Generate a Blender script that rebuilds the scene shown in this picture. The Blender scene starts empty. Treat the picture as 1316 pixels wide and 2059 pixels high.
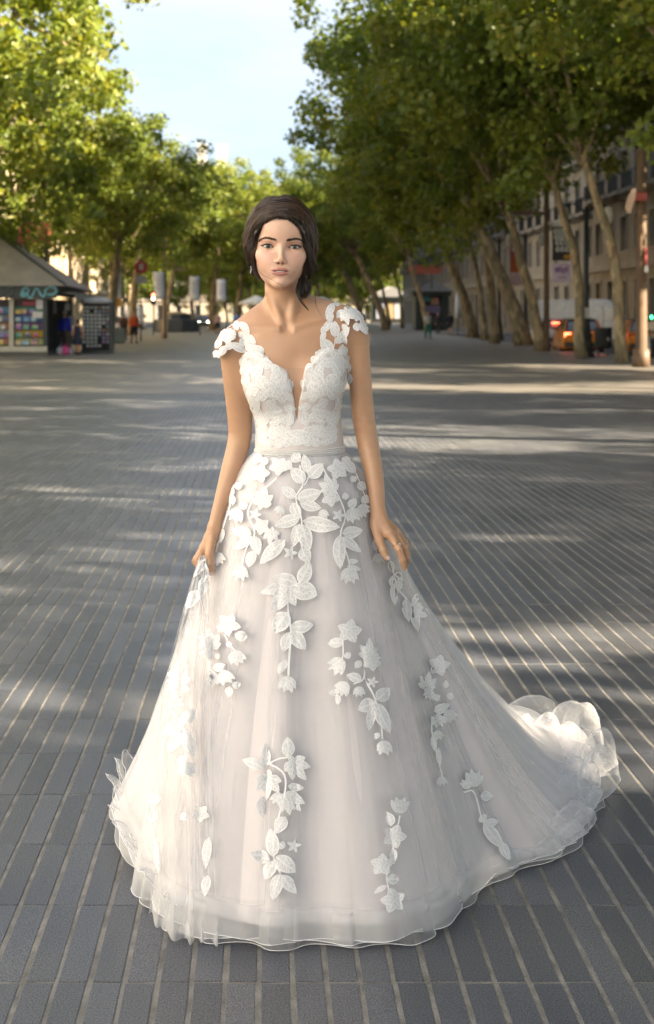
import bpy, bmesh, math, random
import numpy as np
from mathutils import Vector, Matrix
from mathutils.bvhtree import BVHTree

# ------------------------------------------------------------------ camera
FPX, PX0, PY0, CAMH = 2700.0, 530.0, 632.0, 1.53      # focal length and vanishing point in photograph pixels
sc = bpy.context.scene
COL = sc.collection
R = math.radians
cam = bpy.data.cameras.new('camera')
cam.sensor_width = 36.0
cam.lens = FPX / 2059.0 * 36.0
cam.shift_x = (658.0 - PX0) / 2059.0
cam.shift_y = (PY0 - 1029.5) / 2059.0
cam.clip_start, cam.clip_end = 0.05, 6000.0
cam.dof.use_dof = True
cam.dof.focus_distance = 3.52
cam.dof.aperture_fstop = 4.9
camo = bpy.data.objects.new('camera', cam)
camo.location = (0, 0, CAMH)
camo.rotation_euler = (R(90), 0, 0)
COL.objects.link(camo)
sc.camera = camo

# ------------------------------------------------------------------ light
SUN_AZ, SUN_EL = R(111.0), R(27.0)                      # clockwise from +Y
world = bpy.data.worlds.new('World')
sc.world = world
world.use_nodes = True
wn, wl = world.node_tree.nodes, world.node_tree.links
wn.clear()
w_out = wn.new('ShaderNodeOutputWorld')
w_bg = wn.new('ShaderNodeBackground')
w_bg.inputs['Strength'].default_value = 0.15
w_sky = wn.new('ShaderNodeTexSky')
w_sky.sky_type = 'NISHITA'
w_sky.sun_disc = False
w_sky.sun_elevation = SUN_EL
w_sky.sun_rotation = SUN_AZ
w_sky.altitude = 20
w_sky.air_density = 1.0
w_sky.dust_density = 0.45
w_sky.ozone_density = 1.0
w_tc = wn.new('ShaderNodeTexCoord')
w_map = wn.new('ShaderNodeMapping')
w_map.inputs['Scale'].default_value = (1.0, 1.0, 2.6)
w_noise = wn.new('ShaderNodeTexNoise')
w_noise.inputs['Scale'].default_value = 2.3
w_noise.inputs['Detail'].default_value = 7.0
w_noise.inputs['Roughness'].default_value = 0.55
w_ramp = wn.new('ShaderNodeValToRGB')                  # thin veil of haze and cloud, the same all round
w_ramp.color_ramp.elements[0].position = 0.42
w_ramp.color_ramp.elements[1].position = 0.66
w_ramp.color_ramp.elements[0].color = (0.66, 0.78, 0.99, 1)
w_ramp.color_ramp.elements[1].color = (1.02, 1.03, 1.07, 1)
w_mix = wn.new('ShaderNodeMixRGB')
w_mix.inputs[0].default_value = 0.92
wl.new(w_tc.outputs['Generated'], w_map.inputs['Vector'])
wl.new(w_map.outputs['Vector'], w_noise.inputs['Vector'])
wl.new(w_noise.outputs['Fac'], w_ramp.inputs['Fac'])
wl.new(w_ramp.outputs['Color'], w_mix.inputs[2])
wl.new(w_sky.outputs['Color'], w_mix.inputs[1])
wl.new(w_mix.outputs['Color'], w_bg.inputs['Color'])
wl.new(w_bg.outputs['Background'], w_out.inputs['Surface'])

sun = bpy.data.lights.new('sun', 'SUN')
sun.energy = 5.0
sun.angle = R(0.55)
sun.color = (1.0, 0.84, 0.62)
suno = bpy.data.objects.new('sun', sun)
SUNV = Vector((math.sin(SUN_AZ) * math.cos(SUN_EL), math.cos(SUN_AZ) * math.cos(SUN_EL), math.sin(SUN_EL)))
suno.rotation_euler = SUNV.to_track_quat('Z', 'Y').to_euler()
suno.location = SUNV * 60
COL.objects.link(suno)

sc.view_settings.view_transform = 'Standard'
sc.view_settings.look = 'None'
sc.view_settings.gamma = 1.0
sc.view_settings.exposure = 2.66
sc.view_settings.use_curve_mapping = False
sc.render.engine = 'CYCLES'
cy = sc.cycles
cy.max_bounces = 7
cy.diffuse_bounces = 3
cy.glossy_bounces = 2
cy.transmission_bounces = 4
cy.transparent_max_bounces = 14
cy.use_denoising = True
cy.caustics_reflective = cy.caustics_refractive = False
try:
    cy.denoiser = 'OPENIMAGEDENOISE'
except Exception:
    pass

# ------------------------------------------------------------------ helpers
def at(px, py, d):
    """point at distance d down the street that the photograph shows at pixel (px, py)"""
    return Vector(((px - PX0) * d / FPX, d, CAMH - (py - PY0) * d / FPX))

def gat(px, py):
    """point of the pavement that the photograph shows at pixel (px, py)"""
    d = FPX * CAMH / (py - PY0)
    return Vector(((px - PX0) * d / FPX, d, 0.0))

def link(o, parent=None):
    COL.objects.link(o)
    if parent is not None:
        o.parent = parent
    return o

def tag(o, label=None, cat=None, group=None, kind=None):
    for k, v in (('label', label), ('category', cat), ('group', group), ('kind', kind)):
        if v:
            o[k] = v
    return o

def thing(name, label, cat, loc=(0, 0, 0), rz=0.0, group=None):
    o = bpy.data.objects.new(name, None)
    o.empty_display_size = 0.2
    o.location = loc
    o.rotation_euler = (0, 0, rz)
    link(o)
    return tag(o, label, cat, group)

def mesh_np(name, V, F, mat=None, smooth=False):
    """V (n,3) array, F (m,k) array or list of such arrays"""
    V = np.asarray(V, dtype=np.float32)
    Fs = [np.asarray(f, dtype=np.int32) for f in (F if isinstance(F, list) else [F])]
    Fs = [f for f in Fs if len(f)]
    loops = np.concatenate([f.ravel() for f in Fs])
    tot = np.concatenate([np.full(len(f), f.shape[1], dtype=np.int32) for f in Fs])
    start = np.concatenate(([0], np.cumsum(tot)[:-1])).astype(np.int32)
    me = bpy.data.meshes.new(name)
    me.vertices.add(len(V))
    me.vertices.foreach_set('co', V.ravel())
    me.loops.add(len(loops))
    me.loops.foreach_set('vertex_index', loops)
    me.polygons.add(len(tot))
    me.polygons.foreach_set('loop_start', start)
    try:
        me.polygons.foreach_set('loop_total', tot)
    except Exception:
        pass
    me.polygons.foreach_set('use_smooth', np.full(len(tot), bool(smooth)))
    me.update(calc_edges=True)
    if mat is not None:
        me.materials.append(mat)
    return me

def obj(name, me, parent=None, loc=None):
    o = bpy.data.objects.new(name, me)
    if loc is not None:
        o.location = loc
    return link(o, parent)

def attr(me, name, vals, domain='POINT', typ='FLOAT'):
    a = me.attributes.new(name, typ, domain)
    vals = np.asarray(vals, dtype=np.float32)
    a.data.foreach_set('color' if 'COLOR' in typ else ('vector' if 'VECTOR' in typ else 'value'), vals.ravel())

class MB:
    """collects boxes, tubes, lofts; build() links them as one mesh object"""
    def __init__(s):
        s.v, s.f = [], []
    def add(s, V, F):
        b = len(s.v)
        s.v.extend([tuple(p) for p in V])
        s.f.extend([tuple(b + i for i in f) for f in F])
        return s
    def box(s, x0, x1, y0, y1, z0, z1, m=None):
        V = [Vector(p) for p in ((x0,y0,z0),(x1,y0,z0),(x1,y1,z0),(x0,y1,z0),(x0,y0,z1),(x1,y0,z1),(x1,y1,z1),(x0,y1,z1))]
        if m is not None:
            V = [m @ p for p in V]
        return s.add(V, ((0,3,2,1),(4,5,6,7),(0,1,5,4),(1,2,6,5),(2,3,7,6),(3,0,4,7)))
    def tube(s, pts, rad, n=8, caps=True):
        pts = [Vector(p) for p in pts]
        rad = list(rad) if hasattr(rad, '__len__') else [rad] * len(pts)
        V, F = [], []
        up = Vector((0, 0, 1))
        prev = None
        for i, p in enumerate(pts):
            t = (pts[min(i + 1, len(pts) - 1)] - pts[max(i - 1, 0)]).normalized()
            if prev is None:
                a = t.cross(up if abs(t.z) < 0.9 else Vector((1, 0, 0))).normalized()
            else:
                a = (prev - t * prev.dot(t)).normalized()
            prev = a
            b = t.cross(a)
            for k in range(n):
                q = 2 * math.pi * k / n
                V.append(p + (a * math.cos(q) + b * math.sin(q)) * rad[i])
        for i in range(len(pts) - 1):
            for k in range(n):
                F.append((i*n+k, i*n+(k+1) % n, (i+1)*n+(k+1) % n, (i+1)*n+k))
        if caps:
            F.append(tuple(range(n - 1, -1, -1)))
            F.append(tuple(range((len(pts) - 1) * n, len(pts) * n)))
        return s.add(V, F)
    def loft(s, rings, caps=True, closed=True):
        n = len(rings[0])
        V = [p for r_ in rings for p in r_]
        F = []
        for i in range(len(rings) - 1):
            for k in range(n if closed else n - 1):
                F.append((i*n+k, i*n+(k+1) % n, (i+1)*n+(k+1) % n, (i+1)*n+k))
        if caps:
            F.append(tuple(range(n - 1, -1, -1)))
            F.append(tuple(range((len(rings) - 1) * n, len(rings) * n)))
        return s.add(V, F)
    def lathe(s, prof, n=16, c=(0, 0, 0)):
        rings = [[Vector((c[0]+r_*math.cos(2*math.pi*k/n), c[1]+r_*math.sin(2*math.pi*k/n), c[2]+z)) for k in range(n)] for r_, z in prof]
        return s.loft(rings)
    def mesh(s, name, mat, smooth=False):
        me = bpy.data.meshes.new(name)
        me.from_pydata(s.v, [], s.f)
        if mat is not None:
            me.materials.append(mat)
        if smooth:
            me.polygons.foreach_set('use_smooth', np.ones(len(me.polygons), dtype=bool))
        me.update()
        return me
    def build(s, name, mat, parent=None, smooth=False, loc=None):
        return obj(name, s.mesh(name, mat, smooth), parent, loc)

def copy_tree(o, parent=None):
    c = o.copy()
    link(c, parent)
    for ch in list(o.children):
        copy_tree(ch, c)
    return c

# ------------------------------------------------------------------ materials
def pmat(name, col, rough=0.6, noise=0.0, nscale=8.0, bump=0.0, bscale=40.0, metal=0.0, emis=None, estr=1.0, spec=0.5, sss=0.0, col2=None, detail=5.0):
    m = bpy.data.materials.new(name)
    m.use_nodes = True
    nt = m.node_tree
    p = nt.nodes['Principled BSDF']
    p.inputs['Base Color'].default_value = (*col, 1)
    p.inputs['Roughness'].default_value = rough
    p.inputs['Metallic'].default_value = metal
    p.inputs['Specular IOR Level'].default_value = spec
    tc = nt.nodes.new('ShaderNodeTexCoord')
    if noise > 0 or col2 is not None:
        n = nt.nodes.new('ShaderNodeTexNoise')
        n.inputs['Scale'].default_value = nscale
        n.inputs['Detail'].default_value = detail
        nt.links.new(tc.outputs['Object'], n.inputs['Vector'])
        rp = nt.nodes.new('ShaderNodeValToRGB')
        rp.color_ramp.elements[0].position, rp.color_ramp.elements[1].position = 0.32, 0.68
        c2 = col2 if col2 is not None else tuple(min(1, c * (1 + noise)) for c in col)
        c1 = col if col2 is not None else tuple(c * (1 - noise) for c in col)
        rp.color_ramp.elements[0].color = (*c1, 1)
        rp.color_ramp.elements[1].color = (*c2, 1)
        nt.links.new(n.outputs['Fac'], rp.inputs['Fac'])
        nt.links.new(rp.outputs['Color'], p.inputs['Base Color'])
    if bump > 0:
        n2 = nt.nodes.new('ShaderNodeTexNoise')
        n2.inputs['Scale'].default_value = bscale
        n2.inputs['Detail'].default_value = 4
        nt.links.new(tc.outputs['Object'], n2.inputs['Vector'])
        b = nt.nodes.new('ShaderNodeBump')
        b.inputs['Strength'].default_value = bump
        b.inputs['Distance'].default_value = 0.01
        nt.links.new(n2.outputs['Fac'], b.inputs['Height'])
        nt.links.new(b.outputs['Normal'], p.inputs['Normal'])
    if emis:
        p.inputs['Emission Color'].default_value = (*emis, 1)
        p.inputs['Emission Strength'].default_value = estr
    if sss:
        p.inputs['Subsurface Weight'].default_value = sss
    return m

_mc = {}
def cm(col, rough=0.6, **k):
    """cached plain painted material with a little wear"""
    key = (tuple(col), rough, tuple(sorted(k.items())))
    if key not in _mc:
        _mc[key] = pmat('paint', col, rough, noise=k.pop('noise', 0.12), nscale=6, **k)
    return _mc[key]
# ------------------------------------------------------------------ ground
def tile_material():
    m = bpy.data.materials.new('basalt_tile')
    m.use_nodes = True
    nt = m.node_tree; N = nt.nodes; L = nt.links
    p = N['Principled BSDF']
    geo = N.new('ShaderNodeNewGeometry')
    sp = N.new('ShaderNodeTexNoise'); sp.inputs['Scale'].default_value = 260; sp.inputs['Detail'].default_value = 3
    L.new(geo.outputs['Position'], sp.inputs['Vector'])
    r1 = N.new('ShaderNodeValToRGB')
    r1.color_ramp.elements[0].position, r1.color_ramp.elements[1].position = 0.36, 0.66
    r1.color_ramp.elements[0].color = (0.036, 0.040, 0.049, 1)
    r1.color_ramp.elements[1].color = (0.165, 0.174, 0.194, 1)
    L.new(sp.outputs['Fac'], r1.inputs['Fac'])
    big = N.new('ShaderNodeTexNoise'); big.inputs['Scale'].default_value = 1.3; big.inputs['Detail'].default_value = 5
    L.new(geo.outputs['Position'], big.inputs['Vector'])
    r2 = N.new('ShaderNodeValToRGB')
    r2.color_ramp.elements[0].position, r2.color_ramp.elements[1].position = 0.35, 0.7
    r2.color_ramp.elements[0].color = (0.80, 0.82, 0.88, 1)
    r2.color_ramp.elements[1].color = (1.18, 1.13, 1.05, 1)
    L.new(big.outputs['Fac'], r2.inputs['Fac'])
    mx = N.new('ShaderNodeMixRGB'); mx.blend_type = 'MULTIPLY'; mx.inputs[0].default_value = 1
    L.new(r1.outputs['Color'], mx.inputs[1]); L.new(r2.outputs['Color'], mx.inputs[2])
    at_ = N.new('ShaderNodeAttribute'); at_.attribute_name = 'tone'
    oi = N.new('ShaderNodeObjectInfo')
    add = N.new('ShaderNodeMath'); add.operation = 'ADD'
    L.new(at_.outputs['Fac'], add.inputs[0])
    mul = N.new('ShaderNodeMath'); mul.operation = 'MULTIPLY'; mul.inputs[1].default_value = 0.34
    L.new(oi.outputs['Random'], mul.inputs[0]); L.new(mul.outputs[0], add.inputs[1])
    mx2 = N.new('ShaderNodeMixRGB'); mx2.blend_type = 'MULTIPLY'; mx2.inputs[0].default_value = 1
    L.new(mx.outputs['Color'], mx2.inputs[1]); L.new(add.outputs[0], mx2.inputs[2])
    L.new(mx2.outputs['Color'], p.inputs['Base Color'])
    rr = N.new('ShaderNodeMapRange'); rr.inputs['To Min'].default_value = 0.28; rr.inputs['To Max'].default_value = 0.52
    L.new(big.outputs['Fac'], rr.inputs['Value']); L.new(rr.outputs[0], p.inputs['Roughness'])
    b = N.new('ShaderNodeBump'); b.inputs['Strength'].default_value = 0.35; b.inputs['Distance'].default_value = 0.003
    L.new(sp.outputs['Fac'], b.inputs['Height']); L.new(b.outputs['Normal'], p.inputs['Normal'])
    return m

M_tile = tile_material()
M_mortar = pmat('mortar', (0.20, 0.19, 0.172), 0.85, noise=0.3, nscale=14, bump=0.4, bscale=120)
def far_material():
    m = pmat('far_paving', (0.135, 0.127, 0.118), 0.45, col2=(0.215, 0.195, 0.172), nscale=0.6, detail=8)
    nt = m.node_tree; N = nt.nodes; L = nt.links
    p = N['Principled BSDF']
    base = p.inputs['Base Color'].links[0].from_socket
    geo = N.new('ShaderNodeNewGeometry'); sp = N.new('ShaderNodeSeparateXYZ')
    L.new(geo.outputs['Position'], sp.inputs[0])
    masks = []
    for ax, pitch, off, gap in (('X', 0.0774, gat(88, 2055).x, 0.0128), ('Y', 0.40, gat(300, 1974).y, 0.006)):
        a = N.new('ShaderNodeMath'); a.operation = 'SUBTRACT'; a.inputs[1].default_value = off - gap / 2; L.new(sp.outputs[ax], a.inputs[0])
        b = N.new('ShaderNodeMath'); b.operation = 'FLOORED_MODULO'; b.inputs[1].default_value = pitch; L.new(a.outputs[0], b.inputs[0])
        c = N.new('ShaderNodeMath'); c.operation = 'LESS_THAN'; c.inputs[1].default_value = gap; L.new(b.outputs[0], c.inputs[0])
        masks.append(c)
    mx = N.new('ShaderNodeMath'); mx.operation = 'MAXIMUM'
    L.new(masks[0].outputs[0], mx.inputs[0]); L.new(masks[1].outputs[0], mx.inputs[1])
    mc = N.new('ShaderNodeMixRGB'); mc.inputs[2].default_value = (0.20, 0.182, 0.16, 1)
    L.new(mx.outputs[0], mc.inputs[0]); L.new(base, mc.inputs[1]); L.new(mc.outputs[0], p.inputs['Base Color'])
    return m
M_far = far_material()
M_asphalt = pmat('asphalt', (0.05, 0.05, 0.052), 0.75, noise=0.25, nscale=3, bump=0.3, bscale=90)
M_kerb = pmat('kerb_stone', (0.27, 0.26, 0.24), 0.75, noise=0.2, nscale=5)
M_earth = pmat('ground', (0.13, 0.12, 0.11), 0.9, noise=0.2, nscale=0.3)
M_line = pmat('road_line', (0.7, 0.7, 0.68), 0.7, noise=0.15, nscale=4)

def flat(name, x0, x1, y0, y1, z, mat, parent=None, kind='structure'):
    o = MB().add([(x0, y0, z), (x1, y0, z), (x1, y1, z), (x0, y1, z)], [(0, 1, 2, 3)]).build(name, mat, parent)
    if kind:
        o['kind'] = kind
    return o

flat('ground', -900, 900, -300, 3000, -0.16, M_earth)
PXL, PXR = -12.5, 13.2
YT = 26.0                       # single tiles are built up to here
mb = MB()
mb.box(PXL, PXR, YT, 420, -0.15, -0.002)
far = mb.build('pavement', M_far); far['kind'] = 'structure'
prom = MB().box(PXL, PXR, -60, YT - 0.002, -0.15, -0.0020).build('promenade', M_mortar)
prom['kind'] = 'structure'
for nm, a, b in (('kerb', PXL - 0.25, PXL - 0.003), ('kerb', PXR + 0.003, PXR + 0.25)):
    k = MB()
    y = -60.0
    while y < 300:
        k.box(a, b, y, y + 0.99, -0.15, 0.004); y += 1.0
    ko = k.build(nm, M_kerb); ko['kind'] = 'structure'
flat('road', PXR + 0.25, 19.6, -60, 420, -0.14, M_asphalt)
flat('road', -19.6, PXL - 0.25, -60, 420, -0.14, M_asphalt)
for nm, a, b in (('side_pavement', 19.6, 23), ('side_pavement', -23, -19.6)):
    o = MB().box(a, b, -60, 420, -0.15, 0.0).build(nm, M_far); o['kind'] = 'structure'
flat('road_marking', PXR + 0.55, PXR + 0.67, -60, 300, -0.136, M_line)
flat('road_marking', PXL - 0.67, PXL - 0.55, -60, 300, -0.136, M_line)

# paving tiles: long narrow basalt setts with wide mortar grooves
rng = np.random.default_rng(5)
TW, TL, GX, GY = 0.0774, 0.40, 0.0128, 0.0050
XOFF = gat(88, 2055).x
YOFF = gat(300, 1974).y
def tile_verts(x0, x1, y0, y1, z, bev=0.0007):
    zb = -0.012
    return [(x0, y0, zb), (x1, y0, zb), (x1, y1, zb), (x0, y1, zb),
            (x0, y0, z - bev), (x1, y0, z - bev), (x1, y1, z - bev), (x0, y1, z - bev),
            (x0 + bev, y0 + bev, z), (x1 - bev, y0 + bev, z), (x1 - bev, y1 - bev, z), (x0 + bev, y1 - bev, z)]
TF = np.array([(8, 9, 10, 11), (4, 5, 9, 8), (5, 6, 10, 9), (6, 7, 11, 10), (7, 4, 8, 11), (0, 1, 5, 4), (1, 2, 6, 5), (2, 3, 7, 6), (3, 0, 4, 7)])
base_tiles = []
for k in range(6):
    w, l = TW - GX, TL - GY
    V = np.array(tile_verts(-w / 2, w / 2, -l / 2, l / 2, 0.0))
    V[:, :2] += rng.normal(0, 0.0006, (12, 2))
    me = mesh_np('paving_tile', V, TF, M_tile)
    attr(me, 'tone', np.full(12, 0.78))
    base_tiles.append(me)
cand = []
nrow = int((YT - 0.8) / TL)
for j in range(-6, nrow):
    yc = YOFF + (j + 0.5) * TL
    if yc < 1.2 or yc > YT - 0.2:
        continue
    xl, xr = -0.215 * yc - 1.2, 0.305 * yc + 1.2
    rowshift = rng.normal(0, 0.002)
    for i in range(int(xl / TW) - 1, int(xr / TW) + 1):
        xc = XOFF + (i + 0.5) * TW
        inview = (-0.205 * yc < xc < 0.295 * yc) and yc > 2.85
        # hidden under the dress: not among the tiles that show largest
        hid = (-0.2 < xc < 0.75 and 3.35 < yc < 5.0)
        cand.append((yc if inview and not hid else yc + 100, xc + rng.normal(0, 0.0008), yc + rowshift + rng.normal(0, 0.0015), rng.normal(0, 0.0002)))
cand.sort()
for n, (key, x, y, z) in enumerate(cand[:300]):
    o = obj('paving_tile', base_tiles[n % 6], prom, (x, y, z - 0.0003))
    o.rotation_euler = (rng.normal(0, 0.0004), rng.normal(0, 0.0015), rng.normal(0, 0.0012))
Vs, tone = [], []
w, l = TW - GX, TL - GY
for key, x, y, z in cand[300:]:
    Vs.append(tile_verts(x - w / 2, x + w / 2, y - l / 2, y + l / 2, z - 0.0003))
    tone.append(np.full(12, 0.78 + rng.uniform(0, 0.34)))
Vs = np.array(Vs).reshape(-1, 3)
F = (TF[None] + (np.arange(len(Vs) // 12) * 12)[:, None, None]).reshape(-1, 4)
me = mesh_np('paving_tiles', Vs, F, M_tile)
attr(me, 'tone', np.concatenate(tone) - 0.17)
o = obj('paving_tiles', me, prom)
o['kind'] = 'stuff'
# ------------------------------------------------------------------ plane trees
def leaf_material(name, cols):
    m = bpy.data.materials.new(name)
    m.use_nodes = True
    nt = m.node_tree; N = nt.nodes; L = nt.links
    N.remove(N['Principled BSDF'])
    a = N.new('ShaderNodeAttribute'); a.attribute_name = 'rnd'
    rp = N.new('ShaderNodeValToRGB')
    e = rp.color_ramp.elements
    e[0].position, e[1].position = 0.0, 1.0
    e[0].color, e[1].color = (*cols[0], 1), (*cols[-1], 1)
    for k, c in enumerate(cols[1:-1]):
        q = e.new((k + 1) / (len(cols) - 1)); q.color = (*c, 1)
    L.new(a.outputs['Fac'], rp.inputs['Fac'])
    d = N.new('ShaderNodeBsdfPrincipled'); d.inputs['Roughness'].default_value = 0.42
    d.inputs['Specular IOR Level'].default_value = 0.35
    t = N.new('ShaderNodeBsdfTranslucent')
    tm = N.new('ShaderNodeMixRGB'); tm.blend_type = 'MULTIPLY'; tm.inputs[0].default_value = 1; tm.inputs[2].default_value = (1.7, 1.5, 0.55, 1)
    L.new(rp.outputs['Color'], d.inputs['Base Color']); L.new(rp.outputs['Color'], tm.inputs[1]); L.new(tm.outputs['Color'], t.inputs['Color'])
    ms = N.new('ShaderNodeMixShader'); ms.inputs[0].default_value = 0.42
    L.new(d.outputs[0], ms.inputs[1]); L.new(t.outputs[0], ms.inputs[2])
    L.new(ms.outputs[0], N['Material Output'].inputs['Surface'])
    return m

M_leafL = leaf_material('leaf_sunlit', [(0.085, 0.125, 0.018), (0.14, 0.19, 0.032), (0.19, 0.235, 0.045), (0.27, 0.275, 0.065)])  # lighter leaf copy: sun on the left trees is put into its colour
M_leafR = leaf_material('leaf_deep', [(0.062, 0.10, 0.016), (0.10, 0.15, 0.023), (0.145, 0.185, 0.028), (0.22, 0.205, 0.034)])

def bark_material():
    m = bpy.data.materials.new('plane_bark')
    m.use_nodes = True
    nt = m.node_tree; N = nt.nodes; L = nt.links
    p = N['Principled BSDF']; p.inputs['Roughness'].default_value = 0.85
    tc = N.new('ShaderNodeTexCoord')
    mp = N.new('ShaderNodeMapping'); mp.inputs['Scale'].default_value = (1, 1, 0.45)
    L.new(tc.outputs['Object'], mp.inputs['Vector'])
    v = N.new('ShaderNodeTexVoronoi'); v.inputs['Scale'].default_value = 7
    n = N.new('ShaderNodeTexNoise'); n.inputs['Scale'].default_value = 5; n.inputs['Detail'].default_value = 6
    L.new(mp.outputs['Vector'], n.inputs['Vector'])
    mxv = N.new('ShaderNodeMixRGB'); mxv.inputs[0].default_value = 0.25
    L.new(mp.outputs['Vector'], mxv.inputs[1]); L.new(n.outputs['Color'], mxv.inputs[2]); L.new(mxv.outputs['Color'], v.inputs['Vector'])
    sep = N.new('ShaderNodeSeparateColor')
    L.new(v.outputs['Color'], sep.inputs[0])
    rp = N.new('ShaderNodeValToRGB')
    e = rp.color_ramp.elements
    e[0].color, e[1].color = (0.14, 0.105, 0.065, 1), (0.40, 0.33, 0.20, 1)
    q = e.new(0.45); q.color = (0.21, 0.185, 0.115, 1)
    q = e.new(0.7); q.color = (0.29, 0.21, 0.125, 1)
    L.new(sep.outputs[0], rp.inputs['Fac']); L.new(rp.outputs['Color'], p.inputs['Base Color'])
    b = N.new('ShaderNodeBump'); b.inputs['Strength'].default_value = 0.5; b.inputs['Distance'].default_value = 0.03
    L.new(v.outputs['Distance'], b.inputs['Height']); L.new(b.outputs['Normal'], p.inputs['Normal'])
    return m
M_bark = bark_material()

def grow_tree(seed, H=15.0, trunk_h=5.2, lean=-2.2, crown=(5.2, 5.4, 5.2), r0=0.30, nleaf=17000, leaf=0.17, lmat=None, nclump=150, bend=0.0):
    """a plane tree at the origin leaning along X by 'lean' at the fork; returns (trunk mesh, crown mesh)"""
    rg = random.Random(seed)
    ng = np.random.default_rng(seed)
    mb = MB()
    pts, rad = [], []
    for i in range(9):
        t = i / 8
        pts.append(Vector((lean * t ** 1.25 + bend * math.sin(t * 3.1) + rg.uniform(-.05, .05), rg.uniform(-.06, .06) + 0.25 * math.sin(t * 2 + seed), trunk_h * t)))
        rad.append(r0 * (1.28 - 0.5 * t) if i else r0 * 1.6)
    mb.tube(pts, rad, 10)
    fork = pts[-1]
    cc = Vector((lean * 1.7, 0, trunk_h + crown[2] * 0.88))
    tips = []
    nl = 6
    for k in range(nl):
        a = 2 * math.pi * (k + rg.uniform(-.3, .3)) / nl
        el = rg.uniform(0.35, 1.15)
        end = cc + Vector((math.cos(a) * crown[0] * 0.62 * math.cos(el * .5), math.sin(a) * crown[1] * 0.62 * math.cos(el * .5), crown[2] * (el - 0.65) * 0.8))
        mid = fork.lerp(end, 0.5) + Vector((rg.uniform(-.5, .5), rg.uniform(-.5, .5), rg.uniform(0.0, 0.7)))
        lp = [fork - Vector((0, 0, 0.25)), fork.lerp(mid, 0.5) + Vector((0, 0, rg.uniform(-.25, .25))), mid, mid.lerp(end, 0.5) + Vector((rg.uniform(-.3, .3), rg.uniform(-.3, .3), 0)), end]
        mb.tube(lp, [r0 * .62, r0 * .5, r0 * .4, r0 * .27, r0 * .12], 7)
        tips.append(end)
        for q in range(5):
            s = lp[2].lerp(end, rg.uniform(0.0, 0.8))
            d = Vector((rg.gauss(0, 1), rg.gauss(0, 1), rg.gauss(0.25, .8))).normalized()
            e2 = s + Vector((d.x * crown[0], d.y * crown[1], d.z * crown[2])) * rg.uniform(.3, .55)
            mb.tube([s, s.lerp(e2, .5) + Vector((rg.uniform(-.2, .2), rg.uniform(-.2, .2), rg.uniform(-.1, .3))), e2], [r0 * .22, r0 * .13, r0 * .05], 5)
            tips.append(e2)
    tm = mb.mesh('trunk', M_bark, smooth=True)
    # clumps: a shell-heavy fill of an uneven ellipsoid
    C = np.array(cc)
    d = ng.normal(size=(nclump, 3)); d /= np.linalg.norm(d, axis=1)[:, None]
    rr = ng.uniform(0.25, 1.0, nclump) ** 0.45
    lump = 1 + 0.22 * np.sin(d[:, 0] * 4 + seed) * np.cos(d[:, 1] * 5 + seed * 2) + 0.14 * np.sin(d[:, 2] * 7 + seed)
    P = C + d * (rr * lump)[:, None] * np.array(crown)
    P = np.concatenate([P, np.array(tips)])
    cr = ng.uniform(0.6, 1.15, len(P)) * crown[0] / 5.2
    which = ng.integers(0, len(P), nleaf)
    o = ng.normal(size=(nleaf, 3)); o /= np.linalg.norm(o, axis=1)[:, None]
    o *= (ng.uniform(0, 1, nleaf) ** 0.5)[:, None]
    pos = P[which] + o * cr[which][:, None] * np.array([1, 1, .75])
    pos[:, 2] -= 0.15 * (np.abs(o[:, 0]) + np.abs(o[:, 1]))
    n = o + ng.normal(0, .55, (nleaf, 3)) + np.array([0, 0, .45]); n /= np.linalg.norm(n, axis=1)[:, None]
    a = np.cross(n, ng.normal(size=(nleaf, 3))); a /= np.linalg.norm(a, axis=1)[:, None]
    b = np.cross(n, a)
    s = leaf * (.5 + 1.1 * ng.uniform(0, 1, nleaf) ** 1.4)[:, None]
    V = np.stack([pos - a * s * .5, pos + b * s * .48 + n * s * .12 + a * s * .08, pos + a * s * .55, pos - b * s * .48 + n * s * .12 + a * s * .08], axis=1).reshape(-1, 3)
    F = np.arange(nleaf * 4).reshape(-1, 4)
    cmesh = mesh_np('crown', V, F, lmat)
    clt = ng.uniform(0, 1, len(P))
    attr(cmesh, 'rnd', np.clip(clt[which] * .55 + ng.uniform(0, .5, nleaf), 0, 1), 'FACE')
    return tm, cmesh

def plant(tm, cmh, x, y, rz, sc_, label, group, sz=None):
    t = thing('plane_tree', label, 'tree', (x, y, -0.02), rz, group)
    t.scale = (sc_, sc_, sz or sc_)
    obj('trunk', tm, t); obj('crown', cmh, t)
    return t

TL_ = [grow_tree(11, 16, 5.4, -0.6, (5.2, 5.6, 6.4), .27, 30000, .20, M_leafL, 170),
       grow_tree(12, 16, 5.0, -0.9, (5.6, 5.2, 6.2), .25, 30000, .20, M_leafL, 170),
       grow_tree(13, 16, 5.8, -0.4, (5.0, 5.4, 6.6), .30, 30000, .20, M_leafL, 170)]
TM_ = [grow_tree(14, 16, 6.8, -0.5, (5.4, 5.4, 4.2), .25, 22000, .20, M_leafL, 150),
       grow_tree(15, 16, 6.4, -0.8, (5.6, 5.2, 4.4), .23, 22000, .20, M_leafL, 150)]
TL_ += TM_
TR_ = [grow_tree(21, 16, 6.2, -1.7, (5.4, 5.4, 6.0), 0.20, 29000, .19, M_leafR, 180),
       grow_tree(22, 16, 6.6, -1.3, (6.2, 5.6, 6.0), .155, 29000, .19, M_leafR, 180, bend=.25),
       grow_tree(23, 16, 7.0, -2.8, (5.5, 5.6, 5.8), .28, 29000, .19, M_leafR, 190)]

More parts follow.
